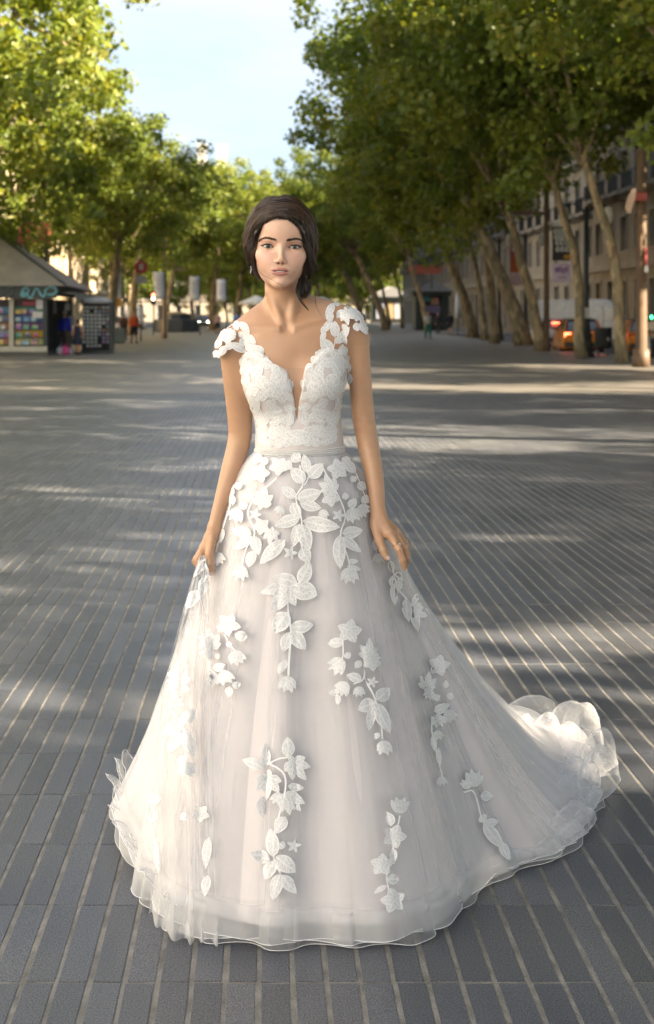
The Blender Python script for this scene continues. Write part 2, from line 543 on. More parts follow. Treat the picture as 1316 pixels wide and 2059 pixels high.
# the leaning trunks along the right kerb that the photograph shows
GR = 'plane trees along the right kerb'
right = [(1250, 728, 1, 1.0, 'slender pale leaning plane tree just left of the rightmost brown pole'),
         (1166, 719, 1, .98, 'straight tan plane tree beside the black lamp post and taxi'),
         (1092, 706, 0, .95, 'slim tan plane tree against the brown pole, left of the grey car'),
         (1050, 694, 2, 1.12, 'thick plane tree leaning left with a long bare bough over the promenade'),
         (1003, 690, 0, 1.0, 'grey-brown plane tree just left of the thick leaning one'),
         (975, 684, 1, 1.06, 'plane tree third to the left of the thick leaning one, in deep shade'),
         (948, 679, 2, 1.02, 'shaded plane tree nearest to the kiosk with the red sign')]
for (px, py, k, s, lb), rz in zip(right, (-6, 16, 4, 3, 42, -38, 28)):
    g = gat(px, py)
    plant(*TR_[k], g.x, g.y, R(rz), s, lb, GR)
# farther right-hand trees, the row drifting right with the street
for i, (x, y, k) in enumerate([(14.5, 118, 0), (12.0, 132, 2), (15.5, 150, 1), (12.5, 168, 2), (18, 190, 0), (15, 215, 1)]):
    plant(*TR_[k], x, y, R(5 * i), 1.08, 'plane tree in the dark far mass right of the woman', 'far trees of the right row')
# trees of the same row beside and behind the camera: only their shade is in the picture
for i, (x, y, k) in enumerate([(12.6, 33, 1), (11.9, 26.5, 1), (11.2, 20.5, 2), (11.5, 14, 0), (11.2, 7.5, 1), (11.6, 1.5, 2), (11.3, -5, 0), (11.5, -12, 1)]):
    plant(*TR_[k], x, y, R(-4 + 5 * i), 1.0, 'plane tree of the right row outside the picture, casting its shade', 'right row trees outside the picture')

for i, y in enumerate(np.arange(-3.4 - 20, 52, 10.0)):  # unseen row added to break the low sun into streaks
    plant(*TR_[i % 3], 18.2 + .3 * math.sin(i * 2.1), float(y), R(40 * i), .98 + .05 * math.sin(i * 1.7), 'unseen plane tree added on the outer right to break the sun into streaks', 'unseen trees added on the outer right to filter the sun', .90)
for i, (x, y) in enumerate([(14.6, -1.6), (22.5, -5.2)]):  # extra unseen trees set on the sun's path to shade the woman
    plant(*TR_[(i + 1) % 3], x, y, R(80 * i), 1.0, 'unseen plane tree added on the outer right to break the sun into streaks', 'unseen trees added on the outer right to filter the sun')
GL = 'plane trees along the left kerb'
left = [(-11.6, 40, 0, 1.12, 1.12, 'large sunlit plane tree at the left edge, above the kiosk'),
        (-12.2, 50.5, 1, 1.0, 1.05, 'sunlit plane tree rising behind the kiosk roof'),
        (-11.4, 62, 2, 1.0, .86, 'plane tree with forked thin limbs right behind the kiosk'),
        (-8.2, 72, 3, .88, .80, 'pale straight plane tree right of the postcard rack'),
        (-9.8, 86, 4, .98, .86, 'plane tree behind the red round sign'),
        (-9.6, 98, 3, 1.0, .92, 'plane tree beside the tall lamp mast and first banner'),
        (-9.0, 123, 4, 1.08, 1.04, 'plane tree rising behind the dark planter'),
        (-5.0, 130, 3, 1.08, 1.06, 'pale forked plane tree beside the narrow white banner'),
        (-2.8, 146, 2, 1.1, 1.02, 'sunlit plane tree over the farthest banner, left of the woman')]
for x, y, k, s, sz, lb in left:
    plant(*TL_[k], x, y, R(180), s, lb, GL, sz)
for i, (x, y, k) in enumerate([(0.8, 165, 0), (3.6, 178, 1), (-7, 175, 2), (6.5, 196, 2), (-1.5, 200, 1), (9.5, 222, 0), (3.5, 232, 2), (-11, 205, 0), (-16, 160, 1), (-15, 130, 0)]):
    plant(*TL_[k], x, y, R(180 + 37 * i), 1.12, 'sunlit plane tree in the far green mass behind the woman', 'far sunlit trees closing the street')

# low dark trees and hedges far down the street
for i, (x, y, k) in enumerate([(-14, 240, 1), (-6, 250, 0), (2, 246, 2), (9, 255, 1), (16, 244, 0), (22, 236, 2), (-22, 235, 2), (-3, 262, 1), (6, 268, 0), (13, 270, 2)]):
    t = plant(*TR_[k], x, y, R(50 * i), 1.1, 'low dark tree at the far end of the street', 'low dark trees at the far end', .95)
    t.location.z = -3.4
# ------------------------------------------------------------------ buildings
M_glass = pmat('window_glass', (0.03, 0.035, 0.045), 0.12, noise=0.3, nscale=1.5, spec=0.6)
M_iron = pmat('iron', (0.025, 0.027, 0.03), 0.5, noise=0.2)
def stone(c, s=0.18):
    return pmat('stone', c, 0.85, noise=s, nscale=1.4, bump=0.35, bscale=14, detail=8)
M_shutter = pmat('shutter', (0.10, 0.085, 0.06), 0.7, noise=0.2, nscale=4)

def make_window(w, h, kind, fm):
    """window meshes standing in an opening; local x across, z up from the sill, y outward (negative is inside)"""
    f = MB()
    t = 0.09
    f.box(-w/2, w/2, -0.10, -0.03, 0, t); f.box(-w/2, w/2, -0.10, -0.03, h - t, h)
    f.box(-w/2, -w/2 + t, -0.101, -0.029, t, h - t); f.box(w/2 - t, w/2, -0.101, -0.029, t, h - t)
    f.box(-.04, .04, -0.102, -0.028, t, h - t)
    if kind != 'shop':
        f.box(-w/2 + t, w/2 - t, -0.099, -0.031, h * .7, h * .7 + .06)
    p = MB().box(-w/2 + t * .5, w/2 - t * .5, -0.085, -0.06, t * .5, h - t * .5)
    return f.mesh('window', fm), p.mesh('pane', M_glass)

def make_balcony(w, depth=0.75):
    s = MB().box(-w/2, w/2, 0.0, depth, -0.18, -0.02)
    for sx in (-w * .36, w * .36):
        s.box(sx - .09, sx + .09, 0.0, depth * .7, -0.5, -0.181)
    r = MB()
    r.box(-w/2 + .03, w/2 - .03, depth - .07, depth - .03, 0.95, 1.0)
    r.box(-w/2 + .03, w/2 - .03, depth - .07, depth - .03, 0.05, 0.09)
    for e in (-w/2 + .03, w/2 - .07):
        r.box(e, e + .04, 0.02, depth - .072, 0.95, 1.0); r.box(e, e + .04, 0.02, depth - .072, 0.05, 0.09)
    n = int(w / 0.14)
    for k in range(n + 1):
        x = -w/2 + .05 + (w - .1) * k / n
        r.box(x - .012, x + .012, depth - .062, depth - .038, 0.091, 0.949)
    return s, r

def building(name, label, side, xf, y0, y1, H, wall_c, trim_c, floors, bay=3.3, ground_h=4.6, ww=1.25, wh=2.5, balc=(1, 2), depth=14, frame_c=(0.5, 0.48, 0.42), group=None):
    """street building whose facade lies in x = xf and faces the promenade; side = +1 right of the street"""
    rz = R(90) if side > 0 else R(-90)
    # local frame: x along the street, y outward (towards the promenade), z up
    L = y1 - y0
    ctr = ((xf, (y0 + y1) / 2, 0))
    t = thing(name, label, 'building', ctr, rz, group)
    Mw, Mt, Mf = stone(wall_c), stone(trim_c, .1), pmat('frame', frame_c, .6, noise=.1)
    nb = max(2, int(round(L / bay))); bw = L / nb
    fh = (H - ground_h) / floors
    w = MB()
    for i in range(nb + 1):                                  # piers
        xa = -L/2 if i == 0 else -L/2 + (i - 1) * bw + bw/2 + ww/2
        xb = L/2 if i == nb else -L/2 + i * bw + bw/2 - ww/2
        w.box(xa, xb, -0.45, 0, 0, H)
    rows = [(0.0, 0.25, ground_h - 1.3)] + [(ground_h + k * fh, ground_h + k * fh + (0.12 if k in balc else 0.75), min(wh if k in balc else wh - .5, fh - 1.0)) for k in range(floors)]
    for i in range(nb):                                      # spandrels
        xa, xb = -L/2 + i * bw + bw/2 - ww/2, -L/2 + i * bw + bw/2 + ww/2
        zp = 0
        for zb, zs, h in rows:
            w.box(xa, xb, -0.448, -0.002, zp, zs); zp = zs + h
        w.box(xa, xb, -0.448, -0.002, zp, H)
    w.box(-L/2, L/2, -depth, -0.451, 0, H - .02)
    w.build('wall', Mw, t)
    for z, pr, hh in [(ground_h - .35, .22, .42)] + [(ground_h + k * fh - .12, .1, .18) for k in range(1, floors)] + [(H - .3, .55, .55)]:
        MB().box(-L/2 - .02, L/2 + .02, .003, pr, z, z + hh).build('cornice', Mt, t)
    # surround, window, pane per opening
    cache = {}
    for r_, (zb, zs, h) in enumerate(rows):
        wf, wp = cache.setdefault(round(h, 2), make_window(ww, h, 'shop' if r_ == 0 else 'win', Mf))
        sur = MB()
        sur.box(-ww/2 - .16, -ww/2 - .002, .002, .07, 0, h + .16); sur.box(ww/2 + .002, ww/2 + .16, .002, .07, 0, h + .16)
        sur.box(-ww/2 - .002, ww/2 + .002, .003, .09, h + .002, h + .2)
        sm = sur.mesh('surround', Mt)
        bs, br = make_balcony(ww + .9)
        bsm, brm = bs.mesh('balcony', Mt), br.mesh('railing', M_iron)
        for i in range(nb):
            x = -L/2 + i * bw + bw/2
            wo = obj('window', wf, t, (x, -0.2, zs))
            obj('pane', wp, wo)
            obj('surround', sm, wo, (0, .2, 0))
            if r_ - 1 in balc and r_ > 0:
                bo = obj('balcony', bsm, t, (x, 0.002, zs))
                obj('railing', brm, bo)
    return t

GB = 'stone buildings behind the right kerb'
# right-hand side, in shade
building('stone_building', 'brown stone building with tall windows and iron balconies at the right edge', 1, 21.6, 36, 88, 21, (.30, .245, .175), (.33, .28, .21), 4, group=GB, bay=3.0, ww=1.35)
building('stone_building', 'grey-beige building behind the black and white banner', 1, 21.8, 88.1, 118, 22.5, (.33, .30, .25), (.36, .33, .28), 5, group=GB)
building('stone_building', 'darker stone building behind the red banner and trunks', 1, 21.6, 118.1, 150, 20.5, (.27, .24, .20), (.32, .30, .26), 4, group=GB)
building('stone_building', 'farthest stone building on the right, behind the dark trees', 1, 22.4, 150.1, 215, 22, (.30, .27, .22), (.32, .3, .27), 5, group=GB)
# left-hand side, lit by the low sun above the shade line
GB2 = 'sunlit buildings behind the left kerb'
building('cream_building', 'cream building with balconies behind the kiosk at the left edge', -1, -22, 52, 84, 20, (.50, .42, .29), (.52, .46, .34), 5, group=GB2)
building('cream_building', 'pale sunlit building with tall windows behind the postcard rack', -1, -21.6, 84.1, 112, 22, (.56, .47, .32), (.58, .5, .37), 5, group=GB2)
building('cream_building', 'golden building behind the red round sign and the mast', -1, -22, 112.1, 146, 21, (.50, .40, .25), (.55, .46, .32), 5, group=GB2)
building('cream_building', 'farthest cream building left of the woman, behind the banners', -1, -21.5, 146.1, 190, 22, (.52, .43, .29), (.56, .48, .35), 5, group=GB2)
GB3 = 'unseen left side buildings added to bounce the sun'  # unseen facades added, their height and tone set to bounce sun onto the woman
building('cream_building', 'unseen grey building added on the left to bounce sun, beside the camera', -1, -22, 6, 51.8, 22, (.36, .365, .37), (.40, .405, .41), 6, group=GB3, bay=6.0)
building('cream_building', 'unseen whitish building added on the left to bounce sun, behind the camera', -1, -22, -96, 5.9, 27, (.66, .675, .69), (.70, .715, .73), 6, group=GB3, bay=6.0)
# two far tower tops above the trees
for px, py, wd, lb in ((447, 292, 1.5, 'slim white tower top above the far trees, the right one of two'), (407, 290, 1.3, 'small white tower top above the far trees, the left one of two')):
    p = at(px, py, 420)
    t = thing('tower', lb, 'tower', (p.x, p.y, 0), 0, 'white tower tops above the trees')
    MB().box(-wd, wd, -wd, wd, 0, p.z - 1.2).build('shaft', stone((.62, .58, .52)), t)
    MB().box(-wd * 1.15, wd * 1.15, -wd * 1.15, wd * 1.15, p.z - 1.2, p.z).build('cap', stone((.66, .62, .56)), t)

t_end = building('cream_building', 'pale building closing the far end of the street', -1, 0, -40, 40, 15, (.40, .34, .26), (.42, .37, .3), 4, group=None, bay=4)
t_end.rotation_euler = (0, 0, R(180)); t_end.location = (0, 285, 0)
# ------------------------------------------------------------------ signed-distance modelling
def smin(a, b, k):
    h = np.clip(0.5 + 0.5 * (b - a) / k, 0, 1)
    return b + (a - b) * h - k * h * (1 - h)
def smax(a, b, k):
    return -smin(-a, -b, k)
def s_cap(P, a, b, r1, r2):
    a = [float(q) for q in a]; b = [float(q) for q in b]
    bx, by, bz = b[0] - a[0], b[1] - a[1], b[2] - a[2]
    x, y, z = P[:, 0] - a[0], P[:, 1] - a[1], P[:, 2] - a[2]
    h = np.clip((x * bx + y * by + z * bz) * (1 / max(bx*bx + by*by + bz*bz, 1e-12)), 0, 1)
    x -= h * bx; y -= h * by; z -= h * bz
    return np.sqrt(x*x + y*y + z*z) - (r1 + (r2 - r1) * h)
def s_ell(P, c, r):
    x, y, z = (P[:, 0] - float(c[0])) / r[0], (P[:, 1] - float(c[1])) / r[1], (P[:, 2] - float(c[2])) / r[2]
    k0 = np.sqrt(x*x + y*y + z*z)
    x /= r[0]; y /= r[1]; z /= r[2]
    k1 = np.sqrt(x*x + y*y + z*z) + 1e-9
    return k0 * (k0 - 1) / k1
def chain(P, pts, k=None):
    """joined tapered capsules; pts = [(xyz, r), ...]"""
    d = None
    for (a, r1), (b, r2) in zip(pts[:-1], pts[1:]):
        e = s_cap(P, a, b, r1, r2)
        d = e if d is None else (np.minimum(d, e) if not k else smin(d, e, k))
    return d

def surface_nets(f, xs, ys, zs, block=10, lip=1.25, project=1):
    """mesh the zero level of f over a (possibly uneven) grid; returns verts, quads"""
    nx, ny, nz = len(xs), len(ys), len(zs)
    G = np.empty((nx, ny, nz), np.float32)
    bx = [(i, min(i + block, nx)) for i in range(0, nx, block)]
    by = [(i, min(i + block, ny)) for i in range(0, ny, block)]
    bz = [(i, min(i + block, nz)) for i in range(0, nz, block)]
    cen, half, idx = [], [], []
    for x in bx:
        for y in by:
            for z in bz:
                lo = np.array((xs[x[0]], ys[y[0]], zs[z[0]])); hi = np.array((xs[x[1]-1], ys[y[1]-1], zs[z[1]-1]))
                cen.append((lo + hi) / 2); half.append(np.linalg.norm(hi - lo) / 2); idx.append((x, y, z))
    d = f(np.asfortranarray(np.array(cen, np.float32)))
    act = []
    for k, (x, y, z) in enumerate(idx):
        if abs(d[k]) > half[k] * lip + 0.004:
            G[x[0]:x[1], y[0]:y[1], z[0]:z[1]] = d[k]
        else:
            act.append(k)
    bat = 1500
    for s in range(0, len(act), bat):
        ks = act[s:s + bat]
        pts, shp = [], []
        for k in ks:
            x, y, z = idx[k]
            sh = (x[1]-x[0], y[1]-y[0], z[1]-z[0])
            g = np.empty((3,) + sh, np.float32)
            g[0] = xs[x[0]:x[1], None, None]; g[1] = ys[None, y[0]:y[1], None]; g[2] = zs[None, None, z[0]:z[1]]
            shp.append(sh); pts.append(g.reshape(3, -1))
        v = f(np.concatenate(pts, 1).T)
        o = 0
        for k, sh in zip(ks, shp):
            n = sh[0] * sh[1] * sh[2]
            x, y, z = idx[k]
            G[x[0]:x[1], y[0]:y[1], z[0]:z[1]] = v[o:o + n].reshape(sh); o += n
    ins = G < 0
    cnt = np.zeros((nx-1, ny-1, nz-1), np.int8)
    for a in (0, 1):
        for b in (0, 1):
            for c in (0, 1):
                cnt += ins[a:nx-1+a, b:ny-1+b, c:nz-1+c]
    I, J, K = np.nonzero((cnt > 0) & (cnt < 8))
    vid = np.full((nx-1, ny-1, nz-1), -1, np.int32)
    vid[I, J, K] = np.arange(len(I))
    acc = np.zeros((len(I), 3)); num = np.zeros(len(I))
    X, Y, Z = np.asarray(xs), np.asarray(ys), np.asarray(zs)
    cor = [(a, b, c) for a in (0, 1) for b in (0, 1) for c in (0, 1)]
    for p in cor:
        for ax in range(3):
            if p[ax]:
                continue
            q = list(p); q[ax] = 1
            g0 = G[I+p[0], J+p[1], K+p[2]]; g1 = G[I+q[0], J+q[1], K+q[2]]
            m = (g0 < 0) != (g1 < 0)
            t = np.where(m, g0 / np.where(m, g0 - g1, 1), 0)
            A = np.stack((X[I+p[0]], Y[J+p[1]], Z[K+p[2]]), 1); B = np.stack((X[I+q[0]], Y[J+q[1]], Z[K+q[2]]), 1)
            acc += np.where(m[:, None], A + (B - A) * t[:, None], 0); num += m
    V = acc / num[:, None]
    Q = []
    for ax in range(3):
        s0 = [slice(1, nx-1), slice(1, ny-1), slice(1, nz-1)]
        s0[ax] = slice(0, (nx, ny, nz)[ax] - 1)
        s1 = list(s0); s1[ax] = slice(1, (nx, ny, nz)[ax])
        a = ins[tuple(s0)]; b = ins[tuple(s1)]
        i, j, k = np.nonzero(a != b)
        sg = a[i, j, k]
        off = [0 if ax == 0 else 1, 0 if ax == 1 else 1, 0 if ax == 2 else 1]
        i, j, k = i + off[0], j + off[1], k + off[2]
        u, w = [(1, 2), (2, 0), (0, 1)][ax]
        def g(du, dw):
            o = [i.copy(), j.copy(), k.copy()]
            o[u] = o[u] - du; o[w] = o[w] - dw
            return vid[o[0], o[1], o[2]]
        q = np.stack((g(1, 1), g(0, 1), g(0, 0), g(1, 0)), 1)
        q[~sg] = q[~sg][:, ::-1]
        Q.append(q)
    Q = np.concatenate(Q)
    Q = Q[(Q >= 0).all(1)]
    for _ in range(project):
        e = 0.0006
        f0 = f(V)
        g = np.stack([f(V + np.eye(3)[k] * e) - f0 for k in range(3)], 1) / e
        st = f0[:, None] * g / np.maximum((g * g).sum(1), .2)[:, None]
        ln = np.linalg.norm(st, axis=1)
        st *= np.minimum(1, 0.002 / np.maximum(ln, 1e-9))[:, None] if np.median(np.diff(xs)) < .006 else 1
        V = V - st
    return V, Q

# ------------------------------------------------------------------ passers-by
M_skin2 = pmat('skin_far', (.45, .27, .18), .6, noise=.06)
def passer(label, loc, rz, shirt, trousers, hair, shoes=(.05, .05, .05), h=1.7, shorts=False, sleeves=True, stride=.16, dress=False, sit=False, group=None, cap=None):
    t = thing('person', label, 'person', loc, rz, group)
    s = h / 1.75
    A = lambda x, y, z: (x * s, y * s, z * s)
    if sit:
        legs = [[(A(q*.10, .05, .78), .095), (A(q*.17, -.38, .70), .075), (A(q*.17, -.30, .28), .052), (A(q*.17, -.36, .24), .045), (A(q*.17, -.50, .24), .035)] for q in (-1, 1)]
        arms = [[(A(q*.19, .02, 1.36), .06), (A(q*.26, -.12, 1.10), .047), (A(q*.22, -.42, 1.06), .035), (A(q*.21, -.52, 1.08), .04)] for q in (-1, 1)]
        hz = .78
    else:
        legs = [[(A(q*.09, 0, .90), .095), (A(q*.095, -q*stride*.55 - .03, .50), .07), (A(q*.095, -q*stride + (.06 if q > 0 else .02), .09), .045), (A(q*.10, -q*stride - .06, .045), .042), (A(q*.105, -q*stride - .15, .03), .032)] for q in (-1, 1)]
        arms = [[(A(q*.19, 0, 1.38), .058), (A(q*.25, q*stride*.4 + .03, 1.12), .045), (A(q*.25, q*stride*.8 - .06, .88), .034), (A(q*.245, q*stride*.8 - .10, .79), .038)] for q in (-1, 1)]
        hz = .92
    def torso(P):
        d = smin(s_ell(P, A(0, 0, hz + .05), (.165*s, .12*s, .15*s)), s_ell(P, A(0, 0, 1.24), (.17*s, .115*s, .24*s)), .08)
        return smin(d, s_cap(P, A(-.15, 0, 1.40), A(.15, 0, 1.40), .06*s, .06*s), .06)
    def head(P):
        d = smin(s_ell(P, A(0, -.01, 1.64), (.074*s, .095*s, .11*s)), s_ell(P, A(0, -.045, 1.575), (.052*s, .05*s, .05*s)), .03)
        d = smin(d, s_cap(P, A(0, -.10, 1.62), A(0, -.115, 1.60), .012*s, .016*s), .02)
        for q in (-1, 1):
            d = smin(d, s_ell(P, A(q*.076, 0, 1.62), (.012*s, .025*s, .032*s)), .01)
        return smin(d, s_cap(P, A(0, .01, 1.44), A(0, 0, 1.55), .058*s, .05*s), .04)
    def body(P):
        d = smin(torso(P), head(P), .04)
        for c in legs + arms:
            d = smin(d, chain(P, c, .02), .03)
        return d
    g = .021
    xs = np.arange(-.42, .43, g); ys = np.arange(-.68, .4, g); zs = np.arange(-.03, 1.83 * s, g)
    mk = lambda nm, f, m, z0=-.03, z1=1.85: obj(nm, mesh_np(nm, *surface_nets(f, xs, ys, np.arange(max(z0, -.03), z1 * s, g), project=0), m, True), t)
    mk('body', body, M_skin2)
    def leg(P):
        return smin(chain(P, legs[0], .02), chain(P, legs[1], .02), .05)
    if dress:
        mk('dress', lambda P: smax(smin(torso(P), s_cap(P, A(0, 0, 1.0), A(0, 0, .55), .15*s, .24*s), .08) - .014, np.maximum(.50*s - P[:, 2], P[:, 2] - 1.43*s), .01), cm(shirt, .85))
    else:
        def sh(P):
            d = torso(P)
            for c in arms:
                d = smin(d, chain(P, c[:2] if not sleeves else c[:3], .02), .04)
            return smax(d - .017, (hz - .02)*s - P[:, 2], .02)
        mk('shirt', lambda P: smax(sh(P), P[:, 2] - 1.465*s, .01), cm(shirt, .85))
        def tr(P):
            d = smin(leg(P), s_ell(P, A(0, 0, hz + .03), (.165*s, .12*s, .13*s)), .05)
            return smax(d - .014, np.maximum(P[:, 2] - (hz + .08)*s, (.46 if shorts else .085)*s - P[:, 2]), .01)
        mk('trousers', tr, cm(trousers, .85))
    for q in (0, 1):
        c = legs[q]
        mk('shoe', lambda P: smax(chain(P, c[2:], .02) - .012, P[:, 2] - (c[2][0][2] + .03), .01), cm(shoes, .5))
    if cap:
        mk('cap', lambda P: smax(s_ell(P, A(0, -.01, 1.645), (.084*s, .106*s, .12*s)), 1.665*s - P[:, 2], .01), cm(cap, .8))
    else:
        mk('hair', lambda P: smax(s_ell(P, A(0, .012, 1.65), (.084*s, .10*s, .115*s)), smax(-(P[:, 1] + .045*s), 1.60*s - P[:, 2], .02) * -1 if False else np.maximum(1.555*s - P[:, 2], -(P[:, 1] + .05*s) - np.maximum(P[:, 2] - 1.69*s, 0) * 2), .01), cm(hair, .6))
    return t

# ------------------------------------------------------------------ cars
M_tyre = pmat('tyre', (.02, .02, .02), .8, noise=.2)
M_rim = pmat('rim', (.35, .35, .36), .35, metal=.8, noise=.1)
M_cargl = pmat('car_glass', (.015, .02, .025), .06, spec=.6)
M_red = pmat('tail_light', (.5, .02, .01), .3, emis=(1, .10, .04), estr=2.6)
M_red0 = pmat('tail_light_off', (.4, .02, .015), .25)
M_white_l = pmat('head_light', (.8, .8, .8), .2, emis=(1, .97, .9), estr=9)
M_plate = pmat('plate', (.10, .16, .5), .5)

def wheel(t, x, y, r=.32, w=.2):
    s = 1 if y > 0 else -1
    ring = lambda rr, yy: [Vector((x + rr*math.cos(2*math.pi*k/18), yy, r + rr*math.sin(2*math.pi*k/18))) for k in range(18)]
    o = MB().loft([ring(r*.6, y-w/2), ring(r*.95, y-w/2), ring(r, y-w/4), ring(r, y+w/4), ring(r*.95, y+w/2), ring(r*.6, y+w/2)]).build('wheel', M_tyre, t, True)
    MB().loft([ring(r*.6, y+s*w/2), ring(r*.56, y+s*(w/2+.015)), ring(r*.15, y+s*(w/2+.03))]).build('rim', M_rim, o)

def sect(x, w, zb, zt, r=.12, top=.93):
    """rounded cross-section ring at station x"""
    pts = [(-w*.93, zb), (w*.93, zb), (w, zb+r), (w*1.0, zb+(zt-zb)*.55), (w*top, zt-r*.5), (w*(top-.08), zt), (-w*(top-.08), zt), (-w*top, zt-r*.5), (-w*1.0, zb+(zt-zb)*.55), (-w, zb+r)]
    return [Vector((x, a, b)) for a, b in pts]

def car(name, label, cat, loc, rz, paint, paint2=None, lights=True, head=False, group=None, sign=False, roofc=None):
    """front towards +x"""
    t = thing(name, label, cat, loc, rz, group)
    P1 = cm(paint, .28)
    P2 = cm(paint2, .28) if paint2 else P1
    W = .89
    b = MB().loft([sect(-2.2, W*.86, .36, .74), sect(-2.12, W*.95, .26, .92), sect(-1.9, W, .2, 1.0), sect(-.6, W*1.01, .19, .96), sect(.7, W*1.01, .19, .95), sect(1.5, W*.98, .2, .86), sect(2.0, W*.9, .26, .72), sect(2.15, W*.78, .34, .62)])
    b.build('body', P2, t, False)
    g = MB().loft([sect(-2.0, W*.86, .93, 1.0, .03, .95), sect(-1.72, W*.84, .93, 1.2, .05, .88), sect(-1.35, W*.83, .93, 1.42, .06, .84), sect(-.3, W*.83, .93, 1.46, .06, .83), sect(.35, W*.83, .93, 1.40, .06, .84), sect(1.2, W*.86, .92, .97, .03, .95)])
    g.build('window_glass', M_cargl, t)
    rf = MB().loft([sect(-1.42, W*.70, 1.40, 1.435, .02), sect(-1.0, W*.71, 1.44, 1.485, .02), sect(-.3, W*.71, 1.45, 1.497, .02), sect(.3, W*.70, 1.40, 1.44, .02)])
    rf.build('roof', P1 if roofc is None else cm(roofc, .28), t)
    for sy in (-1, 1):
        for x0, x1, z1 in ((-1.98, -1.45, 1.41), (-.35, -.32, 1.45), (1.15, .35, 1.39)):
            MB().tube([(x0, sy*W*.85, .95), ((x0+x1)/2, sy*W*.80, (.95+z1)/2+.03), (x1, sy*W*.71, z1)], .035, 6).build('pillar', P1, t)
        MB().box(-.02, .86, 0, .012, .32, .86, Matrix.Translation((0, sy*(W*1.005) - .006, 0))).build('door', cm(paint, .28), t)
        MB().box(-.98, -.06, 0, .012, .32, .86, Matrix.Translation((0, sy*(W*1.005) - .006, 0))).build('door', cm(paint, .28), t)
        MB().box(.72, .85, sy*W*1.0 - .08, sy*W*1.0 + .08, .96, 1.06).build('mirror', P1, t)
        wheel(t, -1.35, sy*.80); wheel(t, 1.32, sy*.80)
        MB().box(-2.16, -2.06, sy*.66 - .13, sy*.66 + .13, .72, .90).build('tail_light', M_red if lights else M_red0, t)
        MB().box(2.0, 2.12, sy*.58 - .15, sy*.58 + .15, .56, .70).build('headlight', M_white_l if head else cm((.7, .7, .7), .2), t)
    MB().box(-2.24, -2.1, -.78, .78, .30, .52).build('bumper', cm((.03, .03, .03), .5), t)
    MB().box(2.08, 2.2, -.7, .7, .28, .46).build('bumper', cm((.03, .03, .03), .5), t)
    MB().box(-2.255, -2.241, -.26, .26, .50, .62).build('licence_plate', M_plate, t)
    if lights:
        MB().box(-1.83, -1.74, -.22, .22, 1.21, 1.27).build('brake_light', M_red, t)
    if sign:
        o = MB().box(-.5, -.35, -.2, .2, 1.505, 1.60).build('roof_sign', cm((.6, .6, .55)), t)
        MB().tube([(-.43, -.28, 1.49), (-.43, -.28, 1.62)], .05, 10).build('green_lamp', pmat('green_lamp', (.05, .5, .2), .3, emis=(.05, .8, .35), estr=1.5), t)
    return t

def van(label, loc, rz, group=None):
    t = thing('van', label, 'van', loc, rz, group)
    Pw = cm((.80, .81, .82), .35)
    W = .98
    MB().loft([sect(-2.65, W*.95, .35, 2.30, .15, .93), sect(-2.5, W, .28, 2.42, .15, .93), sect(.9, W, .28, 2.45, .15, .93), sect(1.25, W, .28, 2.36, .15, .92), sect(1.9, W*.99, .28, 1.62, .12, .9), sect(2.0, W*.99, .28, 1.32, .1, .93), sect(2.65, W*.93, .30, 1.08, .1, .93), sect(2.8, W*.85, .38, .8, .1, .93)]).build('body', Pw, t)
    for sy in (-1, 1):
        ya, yb = sorted((sy*W*.985, sy*(W*1.012)))
        V = [(1.0, 1.32), (1.86, 1.32), (1.45, 1.92), (1.0, 1.98)]
        MB().add([(x, ya, z) for x, z in V] + [(x, yb, z) for x, z in V], [(0,1,2,3),(7,6,5,4),(0,4,5,1),(1,5,6,2),(2,6,7,3),(3,7,4,0)]).build('side_window', M_cargl, t)
        MB().box(.9, .93, min(sy*W*.99, sy*W*1.008), max(sy*W*.99, sy*W*1.008), .5, 2.1).build('door_seam', cm((.15, .15, .15)), t)
        MB().box(-2.4, .85, min(sy*W*.99, sy*W*1.02), max(sy*W*.99, sy*W*1.02), .62, .72).build('side_strip', cm((.06, .06, .06)), t)
        MB().box(1.75, 1.92, sy*(W+.12)-.1, sy*(W+.12)+.1, 1.32, 1.62).build('mirror', cm((.03, .03, .03)), t)
        wheel(t, -1.75, sy*.86, .35, .22); wheel(t, 1.75, sy*.86, .35, .22)
        MB().box(-2.68, -2.6, sy*.84-.07, sy*.84+.07, .95, 1.5).build('tail_light', M_red0, t)
        MB().box(2.62, 2.76, sy*.66-.16, sy*.66+.16, .78, .98).build('headlight', cm((.75, .75, .75), .15), t)
    MB().add([(1.36, -.83, 2.18), (1.36, .83, 2.18), (1.93, .90, 1.40), (1.93, -.90, 1.40), (1.40, -.83, 2.20), (1.40, .83, 2.20), (1.98, .90, 1.41), (1.98, -.90, 1.41)], [(0,1,2,3),(7,6,5,4),(0,4,5,1),(1,5,6,2),(2,6,7,3),(3,7,4,0)]).build('windscreen', M_cargl, t)
    MB().box(2.72, 2.84, -.8, .8, .34, .62).build('bumper', cm((.04, .04, .04), .5), t)
    return t

